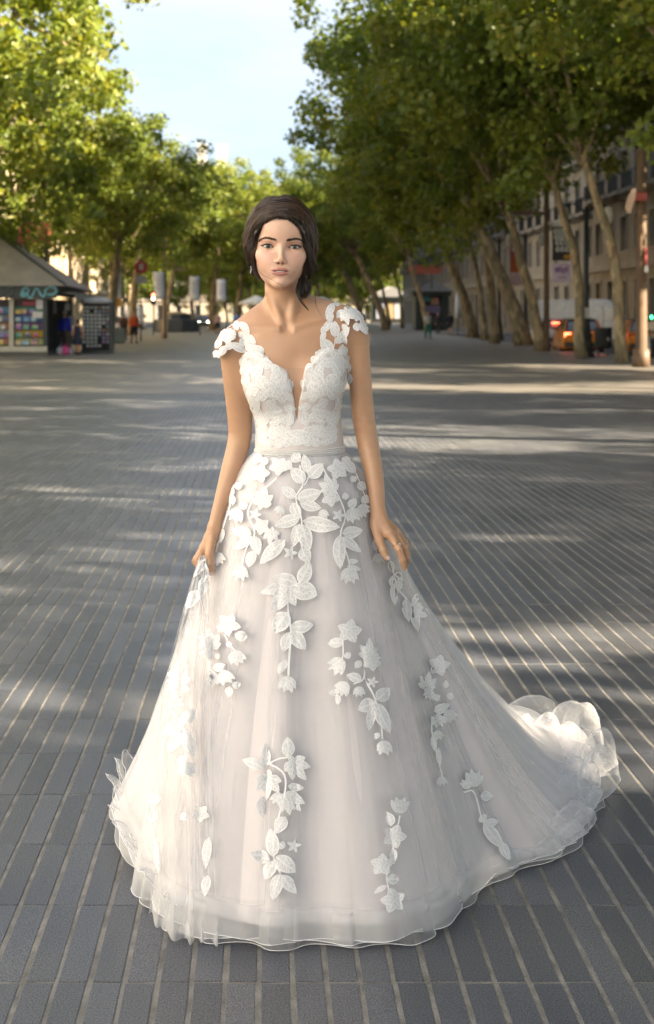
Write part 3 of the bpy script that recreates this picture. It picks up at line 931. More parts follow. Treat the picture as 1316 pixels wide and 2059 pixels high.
ROADZ = -0.138
taxi_p = gat(1186, 706)
t_or, t_bk = (.62, .20, .010), (.018, .018, .02)
car('taxi', 'black and orange taxi with lit tail lights behind the black litter bin', 'taxi', (taxi_p.x, taxi_p.y + 2.2, ROADZ), R(84), t_or, t_or, True, sign=True, group='cars on the right road', roofc=t_bk)
car('parked_car', 'silver-white car with a lit brake light left of the taxi', 'car', (at(1128, 640, 66).x, 68.5, ROADZ), R(88), (.52, .53, .55), lights=True, group='cars on the right road')
car('taxi', 'orange taxi mostly hidden behind the rightmost brown pole', 'taxi', (at(1316, 640, 54).x, 55.5, ROADZ), R(80), t_or, t_or, False, sign=True, group='cars on the right road', roofc=t_bk)
van('large white delivery van seen from the side behind the taxi', (at(1192, 640, 70).x, 71.0, ROADZ), R(-22), 'vans')
van('white van on the left road behind the person in orange', (at(268, 640, 140).x, 142, ROADZ), R(-84), 'vans')
car('parked_car', 'white car left of the far white van', 'car', (at(237, 640, 118).x, 120, ROADZ), R(-86), (.6, .61, .63), lights=False, group='cars on the left')
car('parked_car', 'dark car with two bright round headlights facing the camera', 'car', (at(409, 640, 152).x, 154, 0), R(-90), (.05, .05, .055), lights=False, head=True, group='cars on the left')

# ------------------------------------------------------------------ scooter with rider at the right edge
def scooter(loc, rz):
    t = thing('scooter', 'white motor scooter cut by the right edge of the picture', 'scooter', loc, rz)
    Pw = cm((.6, .6, .6), .3); Pk = cm((.02, .02, .02), .5)
    for x in (-.65, .65):
        ring = lambda rr, yy: [Vector((x + rr*math.cos(2*math.pi*k/16), yy, .28 + rr*math.sin(2*math.pi*k/16))) for k in range(16)]
        o = MB().loft([ring(.17, -.06), ring(.27, -.06), ring(.28, 0), ring(.27, .06), ring(.17, .06)]).build('wheel', M_tyre, t, True)
        MB().loft([ring(.17, -.03), ring(.16, .03)]).build('rim', M_rim, o)
    MB().loft([sect(-.98, .10, .55, .72, .03), sect(-.7, .19, .42, .80, .05), sect(-.3, .20, .33, .76, .05), sect(-.1, .17, .3, .5, .05)]).build('rear_body', Pw, t, True)
    MB().box(-.12, .38, -.17, .17, .26, .33).build('footboard', Pk, t)
    MB().loft([sect(.34, .20, .28, .9, .05), sect(.46, .19, .34, 1.0, .05), sect(.56, .10, .5, .95, .05)]).build('leg_shield', Pw, t, True)
    MB().tube([(.62, 0, .3), (.48, 0, .75), (.38, 0, 1.05)], [.03, .04, .05], 8).build('fork', Pk, t)
    MB().tube([(.32, -.34, 1.08), (.40, -.12, 1.04), (.40, .12, 1.04), (.32, .34, 1.08)], .018, 8).build('handlebar', Pk, t)
    MB().loft([sect(-.85, .14, .79, .86, .03), sect(-.45, .16, .77, .86, .03), sect(-.08, .12, .74, .80, .03)]).build('seat', Pk, t, True)
    MB().box(.5, .58, -.09, .09, .84, .97).build('headlight', cm((.8, .8, .8), .2), t)
    MB().box(.42, .82, -.08, .08, .56, .60).build('mudguard', Pw, t)
    return t
sp_ = at(1312, 715, 47.5)
scooter((sp_.x, 47.5, ROADZ), R(-140))
passer('person in beige jacket riding the white scooter at the right edge', (sp_.x + .12, 47.6, ROADZ), R(-50), (.5, .42, .34), (.05, .05, .06), (.02, .02, .02), sit=True, cap=(.05, .05, .05))
# ------------------------------------------------------------------ newspaper kiosk at the left
M_kgreen = pmat('kiosk_green', (.018, .030, .028), .45, noise=.25, nscale=3)
M_kroof = pmat('kiosk_roof', (.30, .27, .235), .7, noise=.16, nscale=1.6)
M_kroof_sun = pmat('kiosk_roof_sunlit', (.30, .24, .215), .7, noise=.16, nscale=1.6)  # pinker copy: sunlight on the right slope is put into the colour
M_cream = pmat('kiosk_post', (.55, .52, .43), .6, noise=.12)
M_cyan = pmat('spray_paint', (.22, .55, .62), .6, noise=.1)
M_dark = pmat('dark_interior', (.02, .02, .02), .8, noise=.2)
KX0, KX1, KY0, KY1 = -12.2, -8.06, 49.9, 56.6
kt = thing('newspaper_kiosk', 'dark green newspaper kiosk with hipped grey roof and cyan graffiti at the left edge', 'kiosk', (KX0, KY0, 0))
def kb(x0, x1, y0, y1, z0, z1, name, mat, parent=None):
    return MB().box(x0 - KX0, x1 - KX0, y0 - KY0, y1 - KY0, z0, z1).build(name, mat, parent or kt)
kb(KX0, KX1, KY0 + .35, KY1, 0.14, 2.1, 'dark_inside', M_dark)  # near-black block stands in for the shaded inside of the kiosk
kb(KX0 - .05, KX1 + .05, KY0 - .05, KY1, 0.0, .14, 'plinth', cm((.10, .10, .09)))
kb(KX0 - .02, KX1 + .03, KY0 - .06, KY0 + .02, .141, .34, 'base_panel', M_cream)
kb(KX0 - .3, KX1 + .42, KY0 - .34, KY0 - .24, 2.12, 2.64, 'fascia', M_kgreen)
kb(KX1 + .34, KX1 + .44, KY0 - .238, KY1 + .3, 2.2, 2.64, 'fascia', M_kgreen)
for xx in (-9.44, KX1 - .13, -11.0):
    kb(xx, xx + .16, KY0 - .05, KY0 + .12, .342, 2.118, 'post', M_cream if xx < -8.5 else M_kgreen)
kb(KX1 - .12, KX1 + .02, KY1 - .3, KY1 - .1, .142, 2.2, 'post', M_kgreen)
# roof: four hips with overhang
ex0, ex1, ey0, ey1, ez = KX0 - .55, KX1 + .75, KY0 - .55, KY1 + .7, 2.643
rx, ry0, ry1, rz_ = -10.5, 52.2, 54.3, 4.75
loc = lambda *p: (p[0] - KX0, p[1] - KY0, p[2])
A, B, C_, D = loc(ex0, ey0, ez), loc(ex1, ey0, ez), loc(ex1, ey1, ez - .1), loc(ex0, ey1, ez)
E, F_ = loc(rx, ry0, rz_), loc(rx, ry1, rz_)
def slab(name, pts, mat, th=.07):
    lo = [(p[0], p[1], p[2] - th) for p in pts]
    n = len(pts)
    MB().add(list(pts) + lo, [tuple(range(n)), tuple(range(2*n - 1, n - 1, -1))] + [(i, i + n, (i + 1) % n + n, (i + 1) % n) for i in range(n)]).build(name, mat, kt)
slab('roof', (A, B, E), M_kroof); slab('roof', (B, C_, F_, E), M_kroof_sun); slab('roof', (C_, D, F_), M_kroof); slab('roof', (D, A, E, F_), M_kroof)
MB().tube([B, E], .05, 6).build('hip_ridge', M_kgreen, kt); MB().tube([E, F_], .06, 6).build('hip_ridge', M_kgreen, kt)
MB().box(KX1 + .45 - KX0, KX1 + 1.0 - KX0, .6, 6.8, 2.30, 2.36).build('awning', cm((.22, .215, .20)), kt)
MB().box(KX1 + .98 - KX0, KX1 + 1.02 - KX0, .6, 6.8, 2.1, 2.30).build('awning_valance', cm((.25, .245, .23)), kt)
# graffiti on the fascia: looping spray-painted letters
def scribble(name, pts, r, y, mat, parent):
    P = [at(px, py, y) for px, py in pts]
    sm = []
    for i in range(len(P) - 1):
        for q in range(5):
            sm.append(P[i].lerp(P[i+1], q / 5))
    sm.append(P[-1])
    MB().tube([(p.x - KX0, y - KY0, p.z) for p in sm], r, 6).build(name, mat, parent)
gy = KY0 - .36
scribble('graffiti', [(44, 592), (47, 583), (53, 577), (58, 582), (56, 590), (48, 597), (43, 593), (50, 588), (60, 598), (63, 599)], .035, gy, M_cyan, kt)
scribble('graffiti', [(63, 599), (68, 590), (74, 579), (78, 583), (82, 592), (88, 598), (92, 590), (92, 584), (100, 577), (112, 578), (115, 586), (108, 592), (96, 592)], .035, gy, M_cyan, kt)
scribble('graffiti', [(14, 580), (22, 578), (28, 583), (24, 592), (15, 594)], .022, gy, cm((.10, .13, .13)), kt)
# display shelves with magazines
rk = random.Random(4)
mag_cols = [(.15, .32, .55), (.6, .6, .58), (.55, .08, .12), (.6, .45, .08), (.12, .35, .2), (.35, .15, .4), (.65, .55, .4), (.08, .10, .2), (.55, .3, .3), (.3, .5, .6)]
shelf_c = {0: [(.10, .28, .45), (.2, .35, .2), (.5, .2, .1), (.45, .5, .55), (.45, .2, .15)], 1: [(.02, .22, .16), (.05, .14, .42), (.16, .06, .26), (.60, .38, .02), (.42, .48, .2)]}
MG = 'magazines in the kiosk front'
for pn, (xa, xb) in enumerate(((-10.84, -9.46), (-9.26, -8.22))):
    kb(xa, xb, KY0 + .18, KY0 + .22, .342, 2.1, 'display_board', cm((.10, .09, .08)))
    for r_ in range(5):
        z = .40 + (4 - r_) * .288
        kb(xa, xb, KY0 + .02, KY0 + .178, z - .03, z, 'shelf', M_kgreen)
        kb(xa, xb, KY0 + .155, KY0 + .177, z + .002, z + .25, 'shelf_back', cm(shelf_c[pn][r_]))
        x = xa + .03
        while x < xb - .2:
            w = rk.uniform(.17, .24)
            h = rk.uniform(.15, .23)
            m = Matrix.Translation((x, KY0 + .06, z + .003)) @ Matrix.Rotation(R(-12), 4, 'X')
            o = MB().box(0, w, 0, .02, 0, h, m).build('magazine', cm(rk.choice(mag_cols), .4))
            MB().box(w * .1, w * .9, -.003, -.0005, h * .68, h * .93, m).build('title_strip', cm(rk.choice(mag_cols), .4), o)
            tag(o, 'small blurred colourful magazine on the kiosk front shelves', 'magazine', MG)
            x += w + rk.uniform(.01, .12)
    kb(xa, xb, KY0 + .1, KY0 + .16, 1.83, 2.09, 'header_board', cm((.05, .035, .035)))
kb(-8.95, -8.45, KY0 + .07, KY0 + .098, 1.86, 2.0, 'header_sign', cm((.35, .06, .08)))
for nm, px, py, w, h, c in (('poster', 83, 612, .34, .36, (.6, .6, .6)), ('poster', 77, 633, .40, .24, (.62, .62, .6))):
    p = at(px, py, KY0)
    kb(p.x - w/2, p.x + w/2, KY0 - .03, KY0 - .015, p.z - h/2, p.z + h/2, nm, cm(c))
# goods hanging in the open right side
for k, (px, py, w, h, c) in enumerate([(110, 618, .16, .5, (.30, .28, .26)), (136, 617, .2, .3, (.4, .4, .42)), (143, 645, .25, .35, (.35, .34, .4)), (112, 660, .25, .3, (.3, .32, .36)), (118, 682, .4, .4, (.32, .36, .42)), (142, 682, .35, .5, (.45, .43, .35))]):
    p = at(px, py, 51.5 + .5 * k)
    o = MB().loft([[Vector((p.x + w/2*a*q, p.y + .06*b, p.z + z)) for a, b in ((-1, -1), (1, -1), (1.1, 0), (1, 1), (-1, 1), (-1.1, 0))] for z, q in ((-h/2, .8), (-h*.3, 1), (h*.3, .9), (h/2, .55))]).build('souvenir_bag', cm(c, .8))
    tag(o, 'grey souvenir bundle hanging in the open side of the kiosk', 'bag', 'souvenirs in the kiosk side')
for px, py, r_, c, lb in ((122, 707, .17, (.45, .45, .47), 'grey-white bag on the ground at the kiosk corner'), (132, 702, .19, (.65, .08, .25), 'bright pink bag on the ground beside the kiosk'), (143, 705, .15, (.3, .27, .32), 'dull violet bag on the ground beside the pink one')):
    g = at(px, py, 51)
    o = thing('shopping_bag', lb, 'bag', (g.x, 51, 0))
    MB().loft([[Vector((r_*q*math.cos(a), .6*r_*q*math.sin(a), z)) for a in np.linspace(0, 6.283, 10)[:-1]] for z, q in ((0, .8), (r_*.5, 1.05), (r_*1.2, .95), (r_*1.6, .6), (r_*1.7, .2))]).build('bag_body', cm(c, .7), o, True)
    MB().tube([(-r_*.3, 0, r_*1.6), (-r_*.2, 0, r_*2.1), (r_*.2, 0, r_*2.1), (r_*.3, 0, r_*1.6)], .012, 6).build('handle', cm(c, .7), o)
# postcard rack
rp = at(195, 660, 52.6)
rt = thing('postcard_rack', 'tall dark postcard rack filled with small white cards right of the kiosk', 'rack', (rp.x, 52.6, 0))
MB().box(-.58, .58, -.05, .05, .12, 1.95).build('back_panel', M_dark, rt)
MB().box(.52, .66, -.30, .30, 0.02, 2.0).build('side_panel', M_kgreen, rt)
MB().box(-.6, .5, -.25, .25, 0.0, .12).build('base', M_kgreen, rt)
MB().loft([[Vector((.62*q*math.cos(a), .35*q*math.sin(a), z)) for a in np.linspace(0, 6.283, 14)[:-1]] for z, q in ((1.95, 1), (2.07, 1), (2.16, .7), (2.2, .2))]).build('canopy', cm((.45, .45, .46)), rt, True)
for r_ in range(11):
    for k in range(7):
        if rk.random() < .08:
            continue
        x = -.55 + k * .155; z = .25 + r_ * .15
        c = (.55, .55, .52) if k < 4 else rk.choice([(.4, .25, .2), (.55, .5, .5), (.3, .35, .4), (.35, .2, .4), (.6, .6, .6)])
        MB().box(x, x + .11, -.085, -.06, z, z + .10).build('postcard', cm(c), rt)

# brick-red block and lattice behind the kiosk roof
p = at(55, 475, 60)
t = thing('awning_box', 'brick-red awning box above the kiosk roof', 'awning', (p.x, 60, 0))
MB().box(-.35, 1.0, -.4, .4, 4.7, 5.6).build('red_panel', cm((.28, .07, .05)), t)
MB().box(-1.0, -.353, -.4, .4, 4.6, 5.65).build('dark_panel', cm((.03, .035, .035)), t)
for x in (-.9, .85):
    MB().tube([(x, 0, 0), (x, 0, 4.7)], .06, 8).build('leg', M_iron, t)

# ------------------------------------------------------------------ masts, lamp posts, banners
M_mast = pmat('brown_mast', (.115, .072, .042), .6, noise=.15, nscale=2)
M_bann = pmat('white_banner', (.70, .72, .76), .8, noise=.06)
def mast(px, base_py, top_py, label, arms=(), r=.09, mat=None, d=None):
    mat = mat or M_mast
    d = d or gat(px, base_py).y
    b = at(px, base_py, d); zt = at(px, top_py, d).z
    t = thing('lamp_mast', label, 'lamp mast', (b.x, d, 0), 0, 'tall lamp masts')
    MB().tube([(0, 0, 0), (0, 0, .5), (0, 0, .52), (0, 0, zt)], [r * 1.5, r * 1.4, r, r * .8], 12).build('pole', mat, t, True)
    for py, x0, x1 in arms:
        a, c = at(x0, py, d), at(x1, py, d)
        MB().tube([(a.x - b.x, 0, a.z), (c.x - b.x, 0, c.z)], .05, 8).build('arm', mat, t)
        h = at(x0 if abs(x0 - px) > abs(x1 - px) else x1, py, d)
        MB().box(h.x - b.x - .35, h.x - b.x + .35, -.16, .16, h.z - .10, h.z + .06).build('lamp_head', mat, t)
    return t
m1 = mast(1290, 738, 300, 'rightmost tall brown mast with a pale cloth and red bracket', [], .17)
b = at(1290, 400, 39); q = lambda px, py: (at(px, py, 39).x - b.x, 0, at(px, py, 39).z)
MB().loft([[Vector(q(px, py)) + Vector((0, yy, 0)) for px, py in ((x0, y_), (x1, y_))] + [Vector(q(px, py)) + Vector((0, yy + .05, 0)) for px, py in ((x1, y_), (x0, y_))] for y_, x0, x1, yy in ((382, 1268, 1276, -.2), (400, 1258, 1273, -.25), (420, 1255, 1268, -.18), (430, 1260, 1266, -.2))]).build('hanging_cloth', cm((.50, .36, .28), .9), m1)
MB().box(q(1272, 0)[0], q(1298, 0)[0], -.2, .2, q(0, 405)[2], q(0, 388)[2]).build('bracket', cm((.24, .05, .04)), m1)
MB().box(q(1293, 0)[0], q(1298, 0)[0], -.25, -.17, q(0, 535)[2], q(0, 498)[2]).build('notice', cm((.4, .08, .08)), m1)
MB().box(q(1293, 0)[0], q(1299, 0)[0], -.25, -.17, q(0, 548)[2], q(0, 534)[2]).build('notice', cm((.6, .6, .6)), m1)
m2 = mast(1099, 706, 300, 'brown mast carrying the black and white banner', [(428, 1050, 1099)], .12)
d2 = gat(1099, 706).y
bx = at(1099, 700, d2).x
def panel(par, px0, px1, py0, py1, mat, name, y=-.02, th=.04, d=d2, bx_=bx):
    a, c = at(px0, py1, d), at(px1, py0, d)
    return MB().box(a.x - bx_, c.x - bx_, y, y + th, a.z, c.z).build(name, mat, par)
ban = thing('street_banner', 'black banner with rounded white lettering between two trunks', 'banner', (bx, d2, 0), 0, 'banners hung from the masts')
panel(ban, 1111, 1147, 447, 524, cm((.03, .03, .035), .8), 'cloth')
panel(ban, 1111, 1147, 447, 456, cm((.55, .55, .55), .8), 'top_band', -.03, .008)
M_let = cm((.62, .62, .62), .8)
def ring_mark(par, px, py, rx_, ry_, mat, bx_=bx, d=d2):
    pts = [at(px + rx_*math.cos(a), py + ry_*math.sin(a), d) for a in np.linspace(0.4, 5.9, 10)]
    MB().tube([(p.x - bx_, -.035, p.z) for p in pts], .038, 5).build('letter', mat, par)
for py, xs_ in ((465, (1118, 1126, 1134, 1142)), (477, (1119, 1127, 1134, 1142)), (488, (1121, 1130, 1139)), (501, (1122, 1131, 1140))):
    for x in xs_:
        ring_mark(ban, x, py, 2.8, 4.2, M_let)
panel(ban, 1134, 1147, 512, 521, cm((.4, .2, .02)), 'mark', -.03, .008)
ban2 = thing('street_banner', 'pale lilac notice with purple lettering under the black banner', 'banner', (bx, d2, 0), 0, 'banners hung from the masts')
panel(ban2, 1111, 1149, 529, 568, cm((.50, .42, .54), .8), 'cloth')
for x, y_, rx_, ry_ in ((1120, 543, 2.2, 4), (1126, 542, 2, 4), (1133, 545, 2.2, 4), (1140, 542, 2, 4)):
    ring_mark(ban2, x, y_, rx_, ry_, cm((.25, .15, .35)))
panel(ban2, 1124, 1138, 557, 559, cm((.25, .15, .35)), 'letter', -.03, .008)

def lamp_post(px, base_py, top_py, label):
    g = gat(px, base_py); zt = at(px, top_py, g.y).z
    t = thing('lamp_post', label, 'lamp post', (g.x, g.y, 0), 0, 'black iron lamp posts')
    MB().lathe([(.30, 0), (.30, .12), (.24, .16), (.20, .75), (.24, .8), (.17, .86), (.12, 1.3), (.10, 2.0), (.085, zt)], 14).build('post', M_iron, t, True)
    for sx in (-1, 1):
        MB().tube([(0, 0, zt - .25), (sx*.45, 0, zt + .1), (sx*.8, 0, zt - .05)], .035, 6).build('arm', M_iron, t)
        MB().lathe([(.04, .1), (.16, .05), (.2, -.25), (.12, -.5), (.04, -.55)], 10, (sx*.8, 0, zt - .1)).build('lantern', cm((.5, .5, .45), .3), t)
    return t, g
l1, g1 = lamp_post(1179, 718, 415, 'black iron lamp post beside the taxi')
p = at(1175, 629, g1.y)
MB().box(p.x - g1.x - .16, p.x - g1.x + .16, -.2, -.16, p.z - .2, p.z + .18).build('notice', cm((.6, .6, .58)), l1)
l2, g2 = lamp_post(1057, 693, 470, 'black iron lamp post beside the thick leaning tree and red banner')
bn = thing('street_banner', 'red banner with a white head left of the brown mast', 'banner', (g2.x, g2.y, 0), 0, 'banners hung from the masts')
for nm, a, b_, c in (('top_band', 485, 492, (.55, .55, .55)), ('cloth', 492, 516, (.38, .09, .10)), ('lower_cloth', 516, 548, (.42, .10, .03)), ('bottom_band', 548, 574, (.5, .38, .36))):
    panel(bn, 1027, 1051, a, b_ - .4, cm(c, .8), nm, d=g2.y, bx_=g2.x)
for x in (1033, 1039, 1045):
    ring_mark(bn, x, 500, 2, 4, M_let, g2.x, g2.y)
lamp_post(1004, 684, 480, 'thin black iron lamp post among the shaded trunks')

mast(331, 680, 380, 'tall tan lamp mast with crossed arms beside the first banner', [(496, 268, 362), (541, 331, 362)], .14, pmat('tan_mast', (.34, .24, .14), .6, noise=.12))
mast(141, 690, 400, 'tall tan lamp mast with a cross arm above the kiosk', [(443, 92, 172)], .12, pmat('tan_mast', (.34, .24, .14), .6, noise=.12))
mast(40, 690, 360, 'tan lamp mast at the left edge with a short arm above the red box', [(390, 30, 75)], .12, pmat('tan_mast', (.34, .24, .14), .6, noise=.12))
# white banners along the left
def white_banner(px, py0, py1, w, d, label, slant=0.0):
    a, c = at(px - w/2, py1, d), at(px + w/2, py0, d)
    t = thing('street_banner', label, 'banner', (a.x, d, 0), 0, 'white banners along the left kerb')
    W, zb, zt = c.x - a.x, a.z, c.z
    n = 7
    rings = []
    for i in range(n):
        s = i / (n - 1)
        z = zt + (zb - zt) * s
        x0 = W * slant * s * s
        yy = .06 * math.sin(s * 4)
        rings.append([Vector((x0, yy, z)), Vector((W * .5, yy - .05, z)), Vector((W, yy, z)), Vector((W, yy + .02, z)), Vector((W * .5, yy - .03, z)), Vector((x0, yy + .02, z))])
    MB().loft(rings).build('cloth', M_bann, t, True)
    for s in (.3, .45, .6):
        MB().box(W*(.25 + slant * .3), W*.75, -.12, -.105, zt + (zb - zt)*s - .05, zt + (zb - zt)*s + .03).build('print_line', cm((.5, .53, .6), .8), t)
    MB().tube([(W + .07, 0, 0), (W + .07, 0, zt + .15)], .045, 8).build('pole', M_iron, t)
    MB().tube([(-.05, 0, zt + .05), (W + .07, 0, zt + .05)], .025, 6).build('rod', M_iron, t)
white_banner(236, 545, 600, 20, 76, 'white pennant tapering downwards left of the red round sign', .7)
white_banner(319, 547, 602, 23, 84, 'white banner with slanting lower edge beside the tan mast', .3)
white_banner(391, 556, 605, 20, 96, 'upright white banner in the middle of the three right of the mast', 0)
white_banner(445, 562, 605, 18, 110, 'greyer white banner nearest to the woman', 0)
# round red sign
p = at(284, 537, 76)
t = thing('street_sign', 'round red traffic sign with a white figure on a thin pole', 'sign', (p.x, 76, 0))
MB().tube([(0, 0, 0), (0, 0, p.z + .45)], .04, 8).build('pole', M_iron, t)
ring = lambda r_, y: [Vector((r_*math.cos(a), y, p.z + r_*math.sin(a))) for a in np.linspace(0, 6.283, 21)[:-1]]
MB().loft([ring(.38, -.05), ring(.38, -.08)]).build('disc', cm((.42, .05, .06), .4), t)
MB().box(-.1, .14, -.095, -.082, p.z - .16, p.z + .2, ).build('figure', cm((.6, .5, .5)), t)
MB().box(-.3, .3, -.07, -.05, p.z - .95, p.z - .5).build('under_plate', cm((.35, .38, .48)), t)
p = at(237, 605, 80)
t = thing('street_sign', 'small amber sign low between the pale trunk and the pennant', 'sign', (p.x, 80, 0))
MB().tube([(0, 0, 0), (0, 0, p.z)], .04, 8).build('pole', M_iron, t)
MB().box(-.25, .25, -.06, -.02, p.z - .35, p.z + .4).build('board', cm((.5, .26, .02)), t)
# traffic light
p = at(309, 600, 98)
t = thing('traffic_light', 'traffic light showing red and amber beside the slanting banner', 'traffic light', (p.x, 98, 0))
MB().tube([(0, 0, 0), (0, 0, p.z - .5)], .05, 8).build('pole', M_iron, t)
MB().box(-.17, .17, -.1, .12, p.z - .5, p.z + .5).build('housing', M_iron, t)
for z, c, e in ((.25, (1, .12, .06), 3.0), (-.02, (1, .75, .45), 2.5)):
    MB().lathe([(.11, 0), (.10, .05), (.02, .07)], 12).build('lamp', pmat('signal', c, .3, emis=c, estr=e), t, True, (0, -.11, p.z + z)).rotation_euler = (R(90), 0, 0)

# dark stepped planter
g = gat(353, 668)
t = thing('planter', 'low round dark metal planter in the middle of the promenade', 'planter', (g.x, g.y + 1.6, 0))
pm = pmat('dark_metal', (.035, .042, .05), .35, noise=.3, nscale=1.2)
MB().lathe([(1.95, 0), (1.98, .05), (1.92, 1.05), (1.85, 1.1), (1.2, 1.12)], 10).build('tub', pm, t)
MB().lathe([(1.25, 1.1), (1.22, 1.55), (1.1, 1.6), (.9, 1.58)], 10).build('upper_tub', pm, t)
MB().lathe([(1.05, 1.5), (.9, 1.66), (.4, 1.74), (.05, 1.76)], 10).build('soil', cm((.30, .22, .13), .9), t)
# grey-green cabinet
g = gat(239, 690)
t = thing('utility_cabinet', 'grey-green street cabinet between the rack and the person in orange', 'cabinet', (g.x, g.y, 0))
MB().box(-.33, .33, -.2, .2, .06, .72).build('housing', cm((.16, .20, .19)), t)
MB().box(-.36, .36, -.23, .23, .721, .78).build('lid', cm((.2, .23, .22)), t)
MB().box(-.3, .3, -.17, .17, 0, .06).build('foot', cm((.07, .07, .07)), t)
# black litter bin on the right
g = gat(1213, 715)
t = thing('litter_bin', 'black litter bin on two legs in front of the taxi', 'bin', (g.x, g.y, 0))
MB().lathe([(.26, .28), (.30, .34), (.33, .95), (.35, .98), (.35, 1.03), (.28, 1.04)], 16).build('drum', pmat('bin_black', (.03, .032, .033), .5, noise=.2), t, True)
for sx in (-.17, .17):
    MB().tube([(sx, 0, 0), (sx, 0, .3)], .035, 8).build('leg', M_iron, t)
MB().box(-.02 + .09, .14, -.345, -.335, .55, .68).build('emblem', cm((.4, .4, .4)), t)

# ------------------------------------------------------------------ far kiosks on the right
plz = MB().box(13.46, 22, 106, 260, -.135, -.001).build('plaza', M_far); plz['kind'] = 'structure'
def far_kiosk(px0, px1, base_py, eave_py, top_py, label, posters, open_front=False):
    d = gat(700, base_py).y
    a, c = at(px0, base_py, d), at(px1, eave_py, d)
    W = c.x - a.x; he = c.z; ht = at(0, top_py, d).z
    t = thing('newspaper_kiosk', label, 'kiosk', (a.x, d, 0), 0, 'dark kiosks right of the woman')
    MB().box(0.1, W - .1, .5, 3.2, 0, he - .45).build('dark_inside', M_dark, t)
    for x in ((0, W - .25) if not open_front else (0, W - .7)):
        MB().box(x, x + (.25 if not open_front else .7), 0, 3.2, 0, he - .452).build('side_wall', M_kgreen, t)
    MB().box(-.25, W + .25, -.25, 3.4, he - .45, he).build('fascia', M_kgreen, t)
    e = .45
    V = [(-e, -e, he + .003), (W + e, -e, he + .003), (W + e, 3.6, he + .003), (-e, 3.6, he + .003), (W * .42, 1.4, ht), (W * .58, 1.8, ht)]
    MB().add(V, [(0, 1, 5, 4), (1, 2, 5), (2, 3, 4, 5), (3, 0, 4), (3, 2, 1, 0)]).build('roof', cm((.12, .115, .11), .7), t)
    for x0, x1, y0, y1, c_ in posters:
        p0, p1 = at(x0, y1, d), at(x1, y0, d)
        MB().box(p0.x - a.x, p1.x - a.x, .3, .35, p0.z, p1.z).build('poster', cm(c_), t)
    return t, a, d
far_kiosk(748, 826, 650, 597, 576, 'farther small dark kiosk with pale posters right of the woman', [(757, 773, 606, 641, (.28, .29, .36)), (775, 792, 606, 641, (.35, .26, .14)), (794, 812, 606, 641, (.36, .36, .38))])
k2, a2, dk2 = far_kiosk(836, 902, 664, 586, 562, 'nearer tall dark kiosk under the red sign, right of the woman', [(850, 866, 596, 606, (.06, .28, .32)), (868, 884, 598, 612, (.35, .2, .16)), (850, 890, 614, 630, (.14, .12, .24))], True)
p0, p1 = at(819, 551, dk2), at(889, 533, dk2)
s_ = thing('kiosk_sign', 'rounded dull red sign board above the nearer far kiosk', 'sign', (p0.x, dk2 - .4, 0))
W_ = p1.x - p0.x; r_ = (p1.z - p0.z) / 2
pts = [(W_ - r_ + r_*math.cos(a), p0.z + r_ + r_*math.sin(a)) for a in np.linspace(-1.57, 1.57, 8)] + [(r_ + r_*math.cos(a), p0.z + r_ + r_*math.sin(a)) for a in np.linspace(1.57, 4.71, 8)]
MB().loft([[Vector((x, 0, z)) for x, z in pts], [Vector((x, .2, z)) for x, z in pts]]).build('board', cm((.34, .10, .07)), s_)
for x in (W_ * .3, W_ * .7):
    MB().tube([(x, .1, at(0, 575, dk2).z - .3), (x, .1, p0.z + .05)], .06, 6).build('bracket', M_iron, s_)
# white furled parasol and cafe parasols
p = at(921, 595, 100)
t = thing('parasol', 'closed white parasol beside the shaded trunks', 'parasol', (p.x, 100, 0))
MB().tube([(0, 0, 0), (0, 0, 3.9)], .035, 8).build('pole', M_iron, t)
MB().lathe([(.02, 3.9), (.12, 3.5), (.2, 2.2), (.26, 1.3), (.05, 1.25)], 10).build('canopy', cm((.5, .52, .56), .8), t, True)
for px, py, d, lb in ((516, 604, 118, 'open white cafe parasol behind the left side of her neck'), (648, 606, 122, 'open white cafe parasol behind the right side of her neck')):
    p = at(px, py, d)
    t = thing('parasol', lb, 'parasol', (p.x, d, 0), 0, 'open cafe parasols')
    MB().tube([(0, 0, 0), (0, 0, p.z + .4)], .035, 8).build('pole', M_iron, t)
    MB().lathe([(.03, p.z + .45), (.8, p.z + .12), (1.6, p.z - .2), (1.58, p.z - .35)], 8).build('canopy', cm((.6, .6, .56), .8), t)
    for k in range(2):
        MB().lathe([(.45, .72), (.45, .76), (.04, .74), (.04, .02), (.25, 0)], 10, (k * 1.6 - .8, .3, 0)).build('table', cm((.08, .08, .08)), t)

# ------------------------------------------------------------------ people in the distance
g = gat(126, 704)
passer('person in a loose bright blue top and white cap at the kiosk side', (-7.72, 52.2, 0), R(150), (.035, .05, .42), (.10, .08, .06), (.1, .1, .1), cap=(.6, .6, .6), h=1.66, stride=.05)
g = gat(157, 713)
passer('person in a dark knee-length dress beside the postcard rack', (g.x, g.y, 0), R(160), (.02, .025, .05), (.1, .1, .1), (.07, .05, .04), dress=True, h=1.34, stride=.08)
g = gat(270, 690)
passer('person in an orange shirt and dark shorts walking on the left', (g.x, g.y, 0), R(20), (.62, .10, .03), (.02, .02, .03), (.05, .04, .03), shorts=True, h=1.66, stride=.2)
g = gat(249, 684)
passer('person in a brown top half behind the person in orange', (g.x, g.y, 0), R(200), (.16, .06, .03), (.05, .04, .04), (.04, .03, .03), h=1.6)
g = gat(438, 672)
passer('person in a pink top and dark skirt left of her shoulder', (g.x, g.y, 0), R(10), (.48, .32, .30), (.03, .03, .03), (.12, .08, .05), shorts=True, h=1.66, sleeves=False)
g = gat(476, 668)
passer('person in a light blue shirt just above her shoulder', (g.x, g.y, 0), R(170), (.13, .22, .48), (.05, .05, .07), (.05, .04, .03), h=1.72)
g = gat(861, 681)
